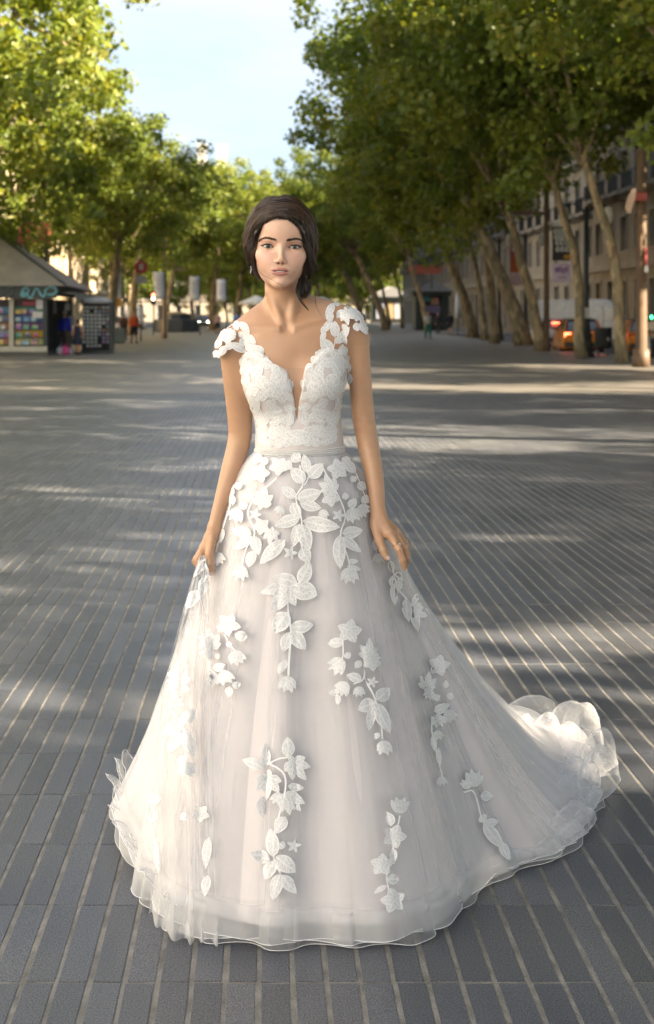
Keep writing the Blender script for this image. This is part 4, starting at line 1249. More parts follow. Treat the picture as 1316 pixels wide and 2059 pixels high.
passer('person in white top and green trousers walking on the right', (g.x, g.y, 0), R(15), (.5, .5, .48), (.01, .16, .12), (.05, .04, .03), h=1.7, stride=.2, sleeves=False)
g = gat(905, 672)
passer('person in black standing right of the kiosk under the red sign', (g.x, g.y, 0), R(180), (.02, .02, .022), (.03, .03, .04), (.05, .04, .03), h=1.72, shorts=True)
g = gat(881, 672)
passer('person in dark clothes at the open front of the far kiosk', (g.x, g.y, 0), R(0), (.035, .032, .03), (.03, .03, .03), (.03, .03, .03), h=1.68)
# ------------------------------------------------------------------ the woman: body
Y0 = 3.60
def W(px, py, dy=0.0):
    return np.array(at(px, py, Y0 + dy))
HS = 0.977e-3                                     # metres per head unit
HO = np.array(at(566, 496, Y0 - 0.085))           # between the eyes
RO = 0.036
def to_head(P):
    q = (P - HO) / HS
    return np.stack((q[:, 0] - RO * q[:, 2], -q[:, 1], q[:, 2] + RO * q[:, 0]), 1)
def from_head(L_):
    L_ = np.asarray(L_, float).reshape(-1, 3)
    return HO + HS * np.stack((L_[:, 0] + RO * L_[:, 2], -L_[:, 1], L_[:, 2] - RO * L_[:, 0]), 1)
EYE_U, EYE_V, EYE_W, EYE_R = 35.5, -16.0, -0.5, 13.2
def almond(u, w, sgn):
    """signed distance-like field of the eye opening seen from the front"""
    x = (u - sgn * EYE_U) * sgn                    # positive towards the temple
    z = (w - EYE_W) - 0.09 * x
    c = 17.6
    s1, s2 = 6.0, 4.2
    r1, r2 = (c*c + s1*s1) / (2*s1), (c*c + s2*s2) / (2*s2)
    x1 = x + 1.0
    return np.maximum(np.hypot(x1, z - (s1 - r1)) - r1, np.hypot(x, z - (r2 - s2)) - r2)

def head_sdf(P):
    """head units in, head units out"""
    au = np.abs(P[:, 0])
    S = np.stack((au, P[:, 1], P[:, 2]), 1)        # mirrored
    d = s_ell(S, (0, -88, 30), (75, 97, 93))
    d = smin(d, s_ell(S, (0, -56, -36), (63, 60, 74)), 26)
    d = smin(d, s_cap(S, (41, -66, -54), (9, -10, -98), 12, 11), 26)     # jaw line
    d = smin(d, s_ell(S, (0, -9, -97), (14, 17, 15)), 14)                 # chin
    d = smin(d, s_ell(S, (42, -24, -24), (25, 21, 20)), 20)                 # cheekbone
    d = smin(d, s_ell(S, (25, -21, -47), (26, 25, 25)), 22)                 # cheek
    d = smin(d, s_ell(S, (0, -12, 52), (46, 20, 32)), 26)                   # forehead
    d = smin(d, s_cap(S, (9, -1, 20), (46, -17, 21), 6.5, 7.5), 11)         # brow ridge
    d = smax(d, -s_ell(S, (34, 10, -1), (22, 17.5, 12.5)), 9)               # socket
    # eyelids: a shell round the eyeball with an almond opening
    eb = np.sqrt(((S - np.array((EYE_U, EYE_V, EYE_W))) ** 2).sum(1))
    d = smin(d, eb - 14.6, 3.2)
    crease = np.abs(eb - 15.2) + np.abs(P[:, 2] - (EYE_W + 9.4 - 0.016*(au - EYE_U)**2)) * .8
    d = d + 0.8 * np.exp(-(crease / 2.2) ** 2) * (au < 53)
    # nose
    d = smin(d, chain(S, [((0, 0, 9), 6.2), ((0, 9.5, -12), 6.0), ((0, 20.5, -33), 7.2)]), 8)
    d = smin(d, s_ell(S, (0, 21.5, -36), (8.6, 8.2, 7.4)), 5)
    d = smin(d, s_ell(S, (10.2, 11.5, -40), (6.4, 9.2, 6.4)), 4)
    d = smin(d, s_cap(S, (0, 19, -42.5), (0, 9, -46), 3.4, 3.2), 3)
    d = smax(d, -s_ell(S, (6.3, 15.5, -45.8), (3.7, 5.6, 3.0)), 1.6)        # nostrils
    # philtrum and mouth mound
    d = smin(d, s_ell(S, (0, -8, -66), (31, 18, 20)), 12)
    d = smax(d, -s_cap(S, (0, 14.5, -49), (0, 14.8, -56), 2.4, 2.6), 4.0)
    # lips
    up = [((33, -3.6, -62.8), 1.5), ((20, 5.6, -63.2), 3.3), ((7.0, 9.9, -61.6), 4.3), ((0, 10.3, -62.6), 4.1)]
    lo = [((32, -3.4, -64.2), 1.4), ((17, 5.2, -70.8), 4.4), ((0, 8.2, -73.0), 5.2)]
    d = smin(d, chain(S, up, 1.5), 2.6)
    d = smin(d, chain(S, lo, 2.0), 2.8)
    d = smax(d, -s_ell(S, (0, 11.5, -66.9), (20, 10, 2.2)), 1.0)           # parted lips
    d = smax(d, -s_cap(S, (18, 8.8, -66.7), (33, 0, -63.4), .8, .5), 1.2)
    d = smax(d, -s_ell(S, (0, 15, -84.5), (16, 7, 4.5)), 6)                 # under the lower lip
    # ear
    d = smin(d, s_ell(S, (73, -86, -14), (7, 17, 29)), 6)
    # eye opening
    op = almond(au, P[:, 2], 1.0)
    d = smax(d, -np.maximum(op, -(P[:, 1] + 16)), 0.9)
    return d

SHL, SHR = W(466, 694, .01), W(716, 671, .01)
ARM_L = [(SHL, .0345), (W(473, 760, .02), .0330), (W(482, 842, .04), .0325), (W(482, 884, .045), .0315), (W(466, 945, .03), .0285), (W(447, 1005, .0), .0212), (W(432, 1058, -.03), .0172)]
ARM_R = [(SHR, .0345), (W(724, 755, .02), .0305), (W(731, 835, .03), .0300), (W(741, 895, .03), .0290), (W(754, 965, 0), .0245), (W(760, 1022, -.03), .0205), (W(762, 1040, -.035), .0205)]
def dense(A, n=22):
    c = np.array([np.append(p, r) for p, r in A]); t = np.linspace(0, len(c) - 1 - 1e-6, n)
    Q = np.concatenate((2*c[:1] - c[1:2], c, 2*c[-1:] - c[-2:-1])); out = []
    for x in t:
        i = int(x); f = x - i; a, b, d, e = Q[i:i+4]
        v = .5*((2*b) + (d - a)*f + (2*a - 5*b + 4*d - e)*f*f + (3*b - a - 3*d + e)*f**3)
        out.append((v[:3], float(v[3])))
    return out
ARM_L, ARM_R = dense(ARM_L), dense(ARM_R)
HL = {'palm': [(W(431, 1062, -.03), .0172), (W(424, 1082, -.035), .0185), (W(415, 1101, -.035), .0175)],
      'palm2': [(W(430, 1068, -.02), .015), (W(414, 1100, .005), .0165)],
      'thumb': [(W(427, 1084, -.05), .0135), (W(421.5, 1114, -.062), .0112), (W(421.5, 1134, -.066), .0102), (W(424.5, 1151, -.066), .0080)],
      'index': [(W(411, 1102, -.038), .0125), (W(397, 1125, -.036), .0112), (W(405, 1140, -.045), .0092), (W(416, 1142, -.05), .0080)],
      'middle': [(W(409, 1103, -.018), .012), (W(395, 1128, -.014), .0108), (W(404, 1143, -.022), .0092), (W(414, 1143, -.03), .0080)],
      'ring': [(W(409, 1103, .000), .0115), (W(396, 1126, .006), .0102), (W(405, 1142, -.002), .0088), (W(414, 1140, -.01), .0075)],
      'little': [(W(411, 1101, .016), .0105), (W(401, 1121, .022), .009), (W(408, 1135, .014), .0078), (W(415, 1133, .006), .0068)]}
HR = {'palm': [(W(762, 1036, -.035), .0205), (W(768, 1052, -.045), .0205), (W(781, 1072, -.06), .0175)],
      'palm2': [(W(765, 1044, -.02), .018), (W(791, 1068, -.03), .0165)],
      'palm3': [(W(756, 1050, -.045), .0165), (W(762, 1068, -.058), .0125)],
      'thumb': [(W(755, 1056, -.05), .0150), (W(763, 1086, -.072), .0118), (W(771, 1106, -.080), .0100), (W(778, 1121, -.084), .0078)],
      'index': [(W(784, 1073, -.065), .0118), (W(802, 1104, -.082), .0094), (W(810, 1126, -.080), .0080), (W(814, 1143, -.074), .0062)],
      'middle': [(W(792, 1071, -.045), .0112), (W(813, 1102, -.060), .0092), (W(818, 1122, -.056), .0078), (W(817, 1139, -.048), .0060)],
      'ring': [(W(796, 1069, -.026), .0105), (W(816, 1096, -.036), .0085), (W(820, 1115, -.030), .0072), (W(817, 1130, -.020), .0056)],
      'little': [(W(797, 1066, -.008), .0095), (W(814, 1088, -.012), .0076), (W(818, 1103, -.006), .0064), (W(816, 1115, .002), .0052)]}

def torso_sdf(P):
    d = s_ell(P, W(591, 745, .025), (.136, .092, .165))
    d = smin(d, s_cap(P, W(528, 690, .015), W(664, 678, .015), .062, .062), .07)
    for c in (W(546, 772, -.035), W(640, 767, -.035)):
        d = smin(d, s_ell(P, c, (.062, .054, .062)), .045)
    d = smin(d, s_ell(P, W(602, 893, .02), (.1145, .084, .17)), .05)
    d = smin(d, s_ell(P, W(602, 1010, .04), (.135, .085, .13)), .06)
    return d
def upper_sdf(P):
    d = torso_sdf(P)
    d = smin(d, s_cap(P, W(552, 622, .03), W(470, 687, .015), .038, .040), .035)
    d = smin(d, s_cap(P, W(596, 612, .03), W(700, 648, .015), .038, .041), .035)
    d = smin(d, chain(P, [(W(566, 556, .0), .045), (W(567, 598, .008), .0445), (W(577, 652, .028), .054)]), .020)
    # collar bones, the hollow of the throat and neck tendons
    d = smin(d, s_cap(P, W(592, 660, -.055), W(668, 638, -.026), .008, .009), .012)
    d = smin(d, s_cap(P, W(562, 662, -.055), W(488, 662, -.026), .008, .009), .012)
    d = smax(d, -s_ell(P, W(577, 656, -.075), (.012, .02, .016)), .016)
    d = smin(d, s_cap(P, W(544, 588, -.012), W(567, 652, -.044), .009, .007), .014)
    d = smin(d, s_cap(P, W(592, 588, -.012), W(586, 652, -.044), .009, .007), .014)
    d = smax(d, -s_cap(P, W(596, 715, -.105), W(598, 790, -.13), .010, .012), .03)
    return d
def arm_sdf(P, A, H):
    d = chain(P, A)
    for k, v in H.items():
        d = smin(d, chain(P, v, .004), .010 if k.startswith('palm') else .0055)
    return d
def legs_sdf(P):
    d = None
    for s in (-1, 1):
        e = chain(P, [((.098 + s*.085, 3.64, .92), .085), ((.098 + s*.08, 3.62, .52), .058), ((.098 + s*.075, 3.66, .17), .038), ((.098 + s*.075, 3.60, .06), .034), ((.098 + s*.078, 3.50, .03), .024)], .03)
        d = e if d is None else np.minimum(d, e)
    return d
def boxed(P, lo, hi, f, out, k=None):
    """evaluate f only near its box"""
    m = ((P > np.array(lo) - .05) & (P < np.array(hi) + .05)).all(1)
    if m.any():
        v = f(np.stack((P[m, 0], P[m, 1], P[m, 2])).T)
        out[m] = np.minimum(out[m], v) if not k else smin(out[m], v, k)
    return out
def bbox(H):
    pts = np.array([p for v in H for p, r in v])
    return pts.min(0) - .04, pts.max(0) + .04
def body_sdf(P):
    out = np.full(len(P), .2, P.dtype)
    zb = P[:, 2]
    boxed(P, (-.12, 3.4, .80), (.34, 3.78, 1.62), upper_sdf, out)
    m = zb > 1.50
    boxed(P, HO - .16, HO + np.array((.16, .24, .2)), lambda Q: head_sdf(to_head(Q)) * HS, out, .012)
    for A, H in ((ARM_L, HL), (ARM_R, HR)):
        lo, hi = bbox([A] + list(H.values()))
        boxed(P, lo, hi, lambda Q: arm_sdf(Q, A, H), out, .022)
    boxed(P, (-.08, 3.4, 0), (.28, 3.8, 1.02), legs_sdf, out, .05)
    return out

def ramp_axis(segs):
    """segs = [(start, end, step), ...] joined end to end"""
    out = []
    for a, b, s in segs:
        n = max(1, int(round((b - a) / s)))
        out.extend(np.linspace(a, b, n, endpoint=False))
    out.append(segs[-1][1])
    return np.array(out)
hx = HO[0]
gx = ramp_axis([(-.215, hx - .085, .0024), (hx - .085, hx + .085, .00125), (hx + .085, .42, .0024)])
gy = ramp_axis([(3.42, 3.475, .0025), (3.475, 3.57, .00125), (3.57, 3.80, .0032)])
gz = ramp_axis([(-.01, .80, .014), (.80, 1.575, .0026), (1.575, 1.70, .00125), (1.70, 1.74, .00125), (1.74, 1.86, .0022)])
BV, BF = surface_nets(body_sdf, gx, gy, gz, block=7, lip=1.3)

# skin colours: lips, blush, eye make-up, nails have their own colour; nostril shade is painted
def skin_colours(V):
    n = len(V)
    col = np.tile(np.array((.52, .305, .185)), (n, 1))
    L_ = to_head(V)
    u, v, w = L_[:, 0], L_[:, 1], L_[:, 2]
    au = np.abs(u)
    face = np.clip((w + 118) / 22, 0, 1) * np.clip((v + 95) / 40, 0, 1) * (w < 130)
    fc = np.array((.70, .44, .32))
    col = col * (1 - face[:, None]) + fc * face[:, None]
    fr = (v > -35) & (w > -115) & (w < 60)
    def tint(mask, c, a):
        nonlocal col
        q = np.where(fr, mask, 0)[:, None] * a
        col = col * (1 - q) + np.array(c) * q
    tint(np.exp(-((au - 44) / 17) ** 2 - ((w + 34) / 15) ** 2), (.72, .36, .30), .55)                # blush
    x = au - EYE_U; z = w - EYE_W
    tint(np.exp(-((x - 2) / 17) ** 2 - ((z - 5) / 7.5) ** 2), (.40, .19, .14), .75)                  # eye shadow
    tint(np.exp(-((x - 3) / 15) ** 2 - ((z + 5.5) / 3.0) ** 2), (.42, .22, .17), .45)
    S = np.stack((au, v, w), 1)
    lips = np.minimum(chain(S, [((33, -3.6, -62.8), 1.7), ((20, 5.6, -63.2), 3.8), ((7.0, 9.9, -61.6), 4.8), ((0, 10.3, -62.6), 4.5)]), chain(S, [((32, -3.4, -64.2), 1.6), ((17, 5.2, -70.8), 4.9), ((0, 8.2, -73.0), 5.7)]))
    tint(np.clip(1 - (lips + .2) / 1.2, 0, 1), (.47, .195, .175), .94)
    tint(np.exp(-(u / 16) ** 2 - ((w + 66.7) / 1.8) ** 2) * (v < 9), (.12, .03, .03), .9)             # inside of the mouth
    nos = np.exp(-((au - 6) / 3.2) ** 2 - ((w + 46) / 2.4) ** 2)
    tint(nos, (.20, .07, .05), .85)  # shade inside the nostrils painted into the skin colour
    bw = np.interp(au, [13, 21, 32, 42, 50, 57.5], [15.8, 18.0, 21.2, 22.8, 20.6, 15.6])
    tint(np.exp(-((w - bw) / np.interp(au, [12, 20, 40, 57], [2.4, 2.9, 2.4, 1.0])) ** 2) * np.clip((au - 10.5) / 3, 0, 1) * np.clip((59 - au) / 3, 0, 1), (.16, .09, .06), .55)
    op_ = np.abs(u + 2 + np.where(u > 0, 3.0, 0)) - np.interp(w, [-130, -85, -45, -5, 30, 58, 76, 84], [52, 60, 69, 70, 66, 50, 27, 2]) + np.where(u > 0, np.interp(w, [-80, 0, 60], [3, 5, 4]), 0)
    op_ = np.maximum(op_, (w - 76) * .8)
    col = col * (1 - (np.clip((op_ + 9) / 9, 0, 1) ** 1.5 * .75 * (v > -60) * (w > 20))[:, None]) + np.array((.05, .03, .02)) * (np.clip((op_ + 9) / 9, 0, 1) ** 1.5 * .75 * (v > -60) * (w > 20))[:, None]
    tint(np.exp(-((x - 12) / 8) ** 2 - ((z - 2.5) / 5) ** 2), (.16, .075, .055), .6)
    return col

def skin_material():
    m = bpy.data.materials.new('skin')
    m.use_nodes = True
    nt = m.node_tree; N = nt.nodes; L = nt.links
    p = N['Principled BSDF']
    a = N.new('ShaderNodeAttribute'); a.attribute_name = 'Col'
    no = N.new('ShaderNodeTexNoise'); no.inputs['Scale'].default_value = 34; no.inputs['Detail'].default_value = 4
    tc = N.new('ShaderNodeTexCoord'); L.new(tc.outputs['Object'], no.inputs['Vector'])
    mr = N.new('ShaderNodeMapRange'); mr.inputs['To Min'].default_value = .93; mr.inputs['To Max'].default_value = 1.07
    L.new(no.outputs['Fac'], mr.inputs['Value'])
    mx = N.new('ShaderNodeMixRGB'); mx.blend_type = 'MULTIPLY'; mx.inputs[0].default_value = 1
    L.new(a.outputs['Color'], mx.inputs[1]); L.new(mr.outputs[0], mx.inputs[2])
    L.new(mx.outputs['Color'], p.inputs['Base Color'])
    p.inputs['Roughness'].default_value = .38
    p.inputs['Specular IOR Level'].default_value = .5
    p.inputs['Subsurface Weight'].default_value = .16
    p.inputs['Subsurface Radius'].default_value = (1, .35, .2)
    p.inputs['Subsurface Scale'].default_value = .008
    return m
M_skin = skin_material()
woman = thing('person', 'young woman in a white lace ball gown, dark hair pinned up, lifting her skirt', 'person', (0, 0, 0))
bme = mesh_np('body', BV, BF, M_skin, True)
attr(bme, 'Col', np.concatenate((skin_colours(BV), np.ones((len(BV), 1))), 1), 'POINT', 'FLOAT_COLOR')
obj('body', bme, woman)
body_bvh = BVHTree.FromPolygons([tuple(p) for p in BV], [tuple(int(i) for i in q) for q in BF])
CAMP = Vector((0, 0, CAMH))
def ray(bvh, px, py):
    d = (at(px, py, 10.0) - CAMP).normalized()
    return bvh.ray_cast(CAMP, d)

# eyes
M_eye = bpy.data.materials.new('eye'); M_eye.use_nodes = True
_n = M_eye.node_tree
_a = _n.nodes.new('ShaderNodeAttribute'); _a.attribute_name = 'Col'
_n.links.new(_a.outputs['Color'], _n.nodes['Principled BSDF'].inputs['Base Color'])
_n.nodes['Principled BSDF'].inputs['Roughness'].default_value = .08
for s in (-1, 1):
    nu, nv = 48, 40
    V, F, C = [], [], []
    for i in range(nv + 1):
        th = math.pi * i / nv                        # 0 = towards the camera
        for k in range(nu):
            ph = 2 * math.pi * k / nu
            r_ = EYE_R
            x, z, y = math.sin(th) * math.cos(ph), math.sin(th) * math.sin(ph), math.cos(th)
            bulge = 1.0 + .045 * math.exp(-(th / .38) ** 2)
            V.append((s*EYE_U + x*r_*bulge, EYE_V + y*r_*bulge, EYE_W + z*r_*bulge))
            a = math.degrees(th)
            if a < 10.5: c = (.006, .006, .006)
            elif a < 27: c = (.085, .115, .08) if a < 22 else (.022, .028, .022)
            elif a < 30: c = (.18, .18, .17)
            else: c = (.52, .48, .46)
            C.append((*c, 1))
    for i in range(nv):
        for k in range(nu):
            F.append((i*nu+k, (i+1)*nu+k, (i+1)*nu+(k+1) % nu, i*nu+(k+1) % nu))
    me = mesh_np('eye', from_head(V), np.array(F), M_eye, True)
    attr(me, 'Col', np.array(C), 'POINT', 'FLOAT_COLOR')
    obj('eye', me, woman)
# teeth
tv = []
for k in range(9):
    x = -20 + 5 * k
    v_ = 5.2 - .010 * x * x
    for z in (-62.5, -69.5):
        tv.append((x, v_, z))
obj('teeth', mesh_np('teeth', from_head(tv), np.array([(2*k, 2*k+1, 2*k+3, 2*k+2) for k in range(8)]), pmat('teeth', (.78, .74, .68), .2), True), woman)
# lash lines and lashes
M_lash = pmat('lash', (.012, .009, .008), .6)
def lid_pt(s, x, upper, out=1.2):
    c = 17.6
    s1, s2 = 6.0, 4.2
    r1, r2 = (c*c + s1*s1) / (2*s1), (c*c + s2*s2) / (2*s2)
    z = (s1 - r1) + math.sqrt(max(r1*r1 - (x + 1.0)**2, 0)) if upper else (r2 - s2) - math.sqrt(max(r2*r2 - x*x, 0))
    z += .09 * x + EYE_W
    u_ = s * (EYE_U + x)
    rr = 14.8
    q = rr*rr - x*x - (z - EYE_W)**2
    return (u_, EYE_V + math.sqrt(max(q, 1)) + out * .3, z)
for s in (-1, 1):
    mb = MB()
    X = np.linspace(-15, 16, 16)
    pts = [lid_pt(s, x, True) for x in X] + [(s*(EYE_U + 20.5), EYE_V + 4.0, EYE_W + 3.6)]
    rad = [(.45 + 1.25 * math.sin(min(1, (i + 1) / 12) * 1.57)) * HS for i in range(16)] + [.25 * HS]
    mb.tube(from_head(pts), rad, 6)
    for x in np.linspace(-10, 15, 22):                # upper lashes
        p = np.array(lid_pt(s, min(x, 14), True))
        tip = p + np.array((s * (.25 * x + 1.0) * .35, 4.2, 3.6))
        mid = (p + tip) / 2 + np.array((0, 1.2, -.7))
        mb.tube(from_head([p, mid, tip]), [.26*HS, .2*HS, .05*HS], 4, False)
    X = np.linspace(-4, 14, 10)
    mb.tube(from_head([lid_pt(s, x, False, .6) for x in X]), [.42*HS] * 10, 5)
    mb.build('eyelashes', M_lash, woman, True)
# eyebrows: many short hairs lying on the brow
def on_face(L3, lift=.5):
    """push a head point onto the face along the view direction"""
    L3 = np.asarray(L3, float)
    for _ in range(5):
        d = head_sdf(L3)
        L3 = L3 + np.stack((0 * d, -(d - lift), 0 * d), 1) * .9
    return L3
rb = np.random.default_rng(3)
for s in (-1, 1):
    mb = MB()
    ctl = np.array([(13.0, 15.8), (21, 18.0), (32, 21.2), (42, 22.8), (50, 20.6), (57.5, 15.6)])
    tpar = np.linspace(0, 1, len(ctl))
    for k in range(330):
        t = rb.uniform(0, 1) ** .9
        u_ = np.interp(t, tpar, ctl[:, 0]); w_ = np.interp(t, tpar, ctl[:, 1])
        wd = np.interp(t, [0, .15, .55, 1], [1.8, 2.7, 2.3, .4])
        w_ += rb.uniform(-1, 1) * wd
        ang = np.interp(t, [0, .3, 1], [.75, .28, -.42]) + rb.normal(0, .18)
        ln = rb.uniform(4.5, 7.0)
        P3 = np.array([(s*(u_ + math.cos(ang)*ln*q), 0, w_ + math.sin(ang)*ln*q) for q in (0, .5, 1)])
        P3 = on_face(P3, .6)
        mb.tube(from_head(P3), [.26*HS, .24*HS, .06*HS], 4, False)
    mb.build('eyebrow', pmat('brow', (.060, .038, .026), .7), woman)
# nails
M_nail = pmat('nail', (.74, .60, .58), .15)
def nail(chain_, side, up, w=.0052, l=.0095):
    (a, ra), (b, rb_) = chain_[-2], chain_[-1]
    t = Vector(b - a).normalized()
    n = Vector(up); n = (n - t * n.dot(t)).normalized()
    s = t.cross(n)
    c = Vector(b) + n * (rb_ * .62) + t * (rb_ * .25)
    V, F = [], []
    for i in range(6):
        q = -1 + 2 * i / 5
        for k in range(5):
            r_ = -1 + 2 * k / 4
            ww = w * (1 - .25 * max(0, q) ** 2)
            V.append(c + t * (l * .55 * q) + s * (ww * r_) + n * (rb_ * .45 * (1 - .55 * r_ * r_) - .0006 * q * q))
    for i in range(5):
        for k in range(4):
            F.append((i*5+k, i*5+k+1, (i+1)*5+k+1, (i+1)*5+k))
    MB().add(V, F).build('nail', M_nail, woman, True)
nail(HL['thumb'], 0, (.05, -1, .1)); nail(HR['thumb'], 0, (.55, -.8, .1)); nail(HR['index'], 0, (.8, -.3, 0), .0042, .009); nail(HR['middle'], 0, (.9, -.2, 0), .0040, .009)
# ring on the finger, earrings
(p0, _), (p1, _) = HR['index'][0], HR['index'][1]
tdir = Vector(p1 - p0).normalized(); cc = Vector(p0) + (Vector(p1) - Vector(p0)) * .72
a_ = tdir.cross(Vector((0, 0, 1))).normalized(); b_ = tdir.cross(a_)
M_gold = pmat('gold', (.85, .62, .42), .2, metal=1.0)
M_gem = pmat('gem', (.85, .87, .9), .05, spec=1.0)
rg_ = MB().tube([cc + (a_*math.cos(q) + b_*math.sin(q)) * .0112 for q in np.linspace(0, 6.283, 25)], .0011, 6, False).build('ring', M_gold, woman, True)
gp = cc + Vector((.75, -.6, .25)).normalized() * .0125
MB().lathe([(.0004, -.0022), (.0026, 0), (.0018, .0016), (.0003, .0018)], 8, gp).build('gem', M_gem, rg_)
for hl in ((-80, -62, -55), (71, -58, -66)):
    e = MB()
    c = from_head([hl])[0]
    for k, (dz, r_) in enumerate(((0, .0018), (-.004, .0014), (-.008, .0019), (-.012, .0014), (-.0155, .0016))):
        e.lathe([(.0003, -r_), (r_ * .8, -r_ * .5), (r_, 0), (r_ * .7, r_ * .6), (.0003, r_)], 8, (c[0] + .001 * math.sin(k), c[1], c[2] + dz))
    e.build('earring', M_gem, woman, True)
# ------------------------------------------------------------------ hair: dark brown, parted, pinned low at the nape
def hair_sdf(L_):
    u, v, w = L_[:, 0], L_[:, 1], L_[:, 2]
    d = s_ell(L_, (-2, -86, 42), (93, 103, 100))
    d = smin(d, s_ell(L_, (-66, -84, 6), (31, 46, 48)), 26)
    d = smin(d, s_ell(L_, (-54, -92, -48), (22, 36, 34)), 22)              # fullness over the ears
    d = smin(d, s_ell(L_, (63, -82, 0), (33, 46, 52)), 26)
    d = smin(d, s_ell(L_, (60, -84, -52), (25, 36, 32)), 20)
    d = smin(d, s_ell(L_, (5, -158, -58), (62, 42, 46)), 30)               # bun at the nape
    d = d + 2.2 * np.sin(u * .085 + w * .06 + 1) * np.sin(w * .075 - v * .05) + 1.1 * np.sin(u * .17 - w * .11) * np.sin(v * .13 + w * .09)
    # soft valley along the parting
    part = np.exp(-((u + 14 + .05 * (v + 20)) / 9) ** 2) * np.clip((w - 60) / 40, 0, 1)
    d = d + 5.0 * part
    # face opening
    fu = u + 2 + np.where(u > 0, 3.0, 0)
    half = np.interp(w, [-130, -85, -45, -5, 30, 58, 76, 84], [52, 60, 69, 70, 66, 50, 27, 2])
    half = half - np.where(u > 0, np.interp(w, [-80, 0, 60], [3, 5, 4]), 0)
    op = np.abs(fu) - half
    op = np.where(w > 84, 4 + (w - 84) * .9, op) if True else op
    slope = -42 + np.interp(w, [-120, -60, 40, 90], [-14, -6, 4, 22])       # where the opening ends inwards
    d = smax(d, -np.maximum(op * .75, (slope - v) * .8), 7)
    return d
hxs = np.arange(-118, 119, 2.6); hys = np.arange(-214, 30, 2.8); hzs = np.arange(-122, 150, 2.6)
HV, HF = surface_nets(hair_sdf, hxs, hys, hzs, block=8, lip=1.6, project=0)
HF = HF[:, ::-1]                                                             # head units mirror depth
def hair_material():
    m = bpy.data.materials.new('hair')
    m.use_nodes = True
    nt = m.node_tree; N = nt.nodes; L = nt.links
    p = N['Principled BSDF']
    p.inputs['Roughness'].default_value = .30
    p.inputs['Specular IOR Level'].default_value = .55
    a = N.new('ShaderNodeAttribute'); a.attribute_name = 'tone'
    rp = N.new('ShaderNodeValToRGB')
    rp.color_ramp.elements[0].color = (.010, .006, .004, 1)
    rp.color_ramp.elements[1].color = (.10, .056, .031, 1)
    q = rp.color_ramp.elements.new(.6); q.color = (.030, .018, .011, 1)
    L.new(a.outputs['Fac'], rp.inputs['Fac']); L.new(rp.outputs['Color'], p.inputs['Base Color'])
    return m
M_hair = hair_material()
hme = mesh_np('hair', from_head(HV), HF, M_hair, True)
attr(hme, 'tone', np.full(len(HV), .12))
hair_o = obj('hair', hme, woman)

hr = np.random.default_rng(17)
def catmull(P, n):
    P = np.asarray(P, float)
    Q = np.concatenate((2*P[:1] - P[1:2], P, 2*P[-1:] - P[-2:-1]))
    out = []
    for t in np.linspace(0, len(P) - 1 - 1e-6, n):
        i = int(t); f = t - i
        a, b, c, d = Q[i], Q[i+1], Q[i+2], Q[i+3]
        out.append(.5 * ((2*b) + (c - a)*f + (2*a - 5*b + 4*c - d)*f*f + (3*b - a - 3*c + d)*f**3))
    return np.array(out)
# guide hairs from the parting to the nape; head units; index runs from the hairline to the crown
GL_ = [[(-13, 7, 81), (-34, 3, 73), (-58, -20, 44), (-69, -36, 10), (-73, -44, -24), (-70, -50, -54), (-62, -66, -78), (-40, -110, -84)],
       [(-14, 4, 84), (-40, -2, 76), (-64, -26, 52), (-78, -46, 18), (-88, -58, -22), (-84, -80, -62), (-50, -120, -84), (-10, -150, -74)],
       [(-15, -8, 104), (-52, -18, 96), (-82, -40, 58), (-97, -62, 12), (-101, -76, -26), (-88, -100, -66), (-46, -138, -86), (-4, -168, -70)],
       [(-16, -50, 132), (-56, -56, 122), (-88, -74, 80), (-98, -92, 30), (-92, -112, -16), (-72, -134, -56), (-36, -162, -74), (0, -178, -66)],
       [(-12, -100, 142), (-46, -116, 128), (-74, -136, 88), (-78, -152, 40), (-66, -166, -4), (-46, -178, -40), (-22, -190, -62), (4, -196, -64)],
       [(-8, -140, 128), (-24, -166, 106), (-40, -182, 70), (-42, -188, 34), (-34, -188, -4), (-24, -192, -36), (-10, -198, -56), (6, -200, -62)]]
GR_ = [[(-12, 7, 81), (14, 5, 77), (38, -8, 62), (55, -26, 34), (63, -36, 0), (66, -42, -36), (62, -52, -68), (46, -100, -84)],
       [(-13, 4, 84), (14, 2, 80), (42, -12, 66), (60, -30, 34), (70, -40, -2), (78, -48, -40), (70, -70, -76), (40, -120, -86)],
       [(-14, -8, 104), (24, -14, 104), (60, -30, 78), (84, -50, 32), (96, -62, -10), (98, -72, -46), (80, -104, -78), (36, -144, -88)],
       [(-14, -50, 132), (30, -52, 128), (70, -68, 96), (92, -88, 44), (97, -104, -6), (86, -126, -52), (54, -158, -78), (16, -180, -70)],
       [(-11, -100, 142), (26, -112, 134), (60, -132, 96), (76, -148, 46), (72, -162, 0), (56, -176, -40), (30, -190, -62), (8, -196, -64)],
       [(-8, -140, 128), (14, -164, 110), (32, -180, 74), (40, -188, 34), (36, -188, -4), (26, -192, -36), (14, -198, -56), (8, -200, -62)]]
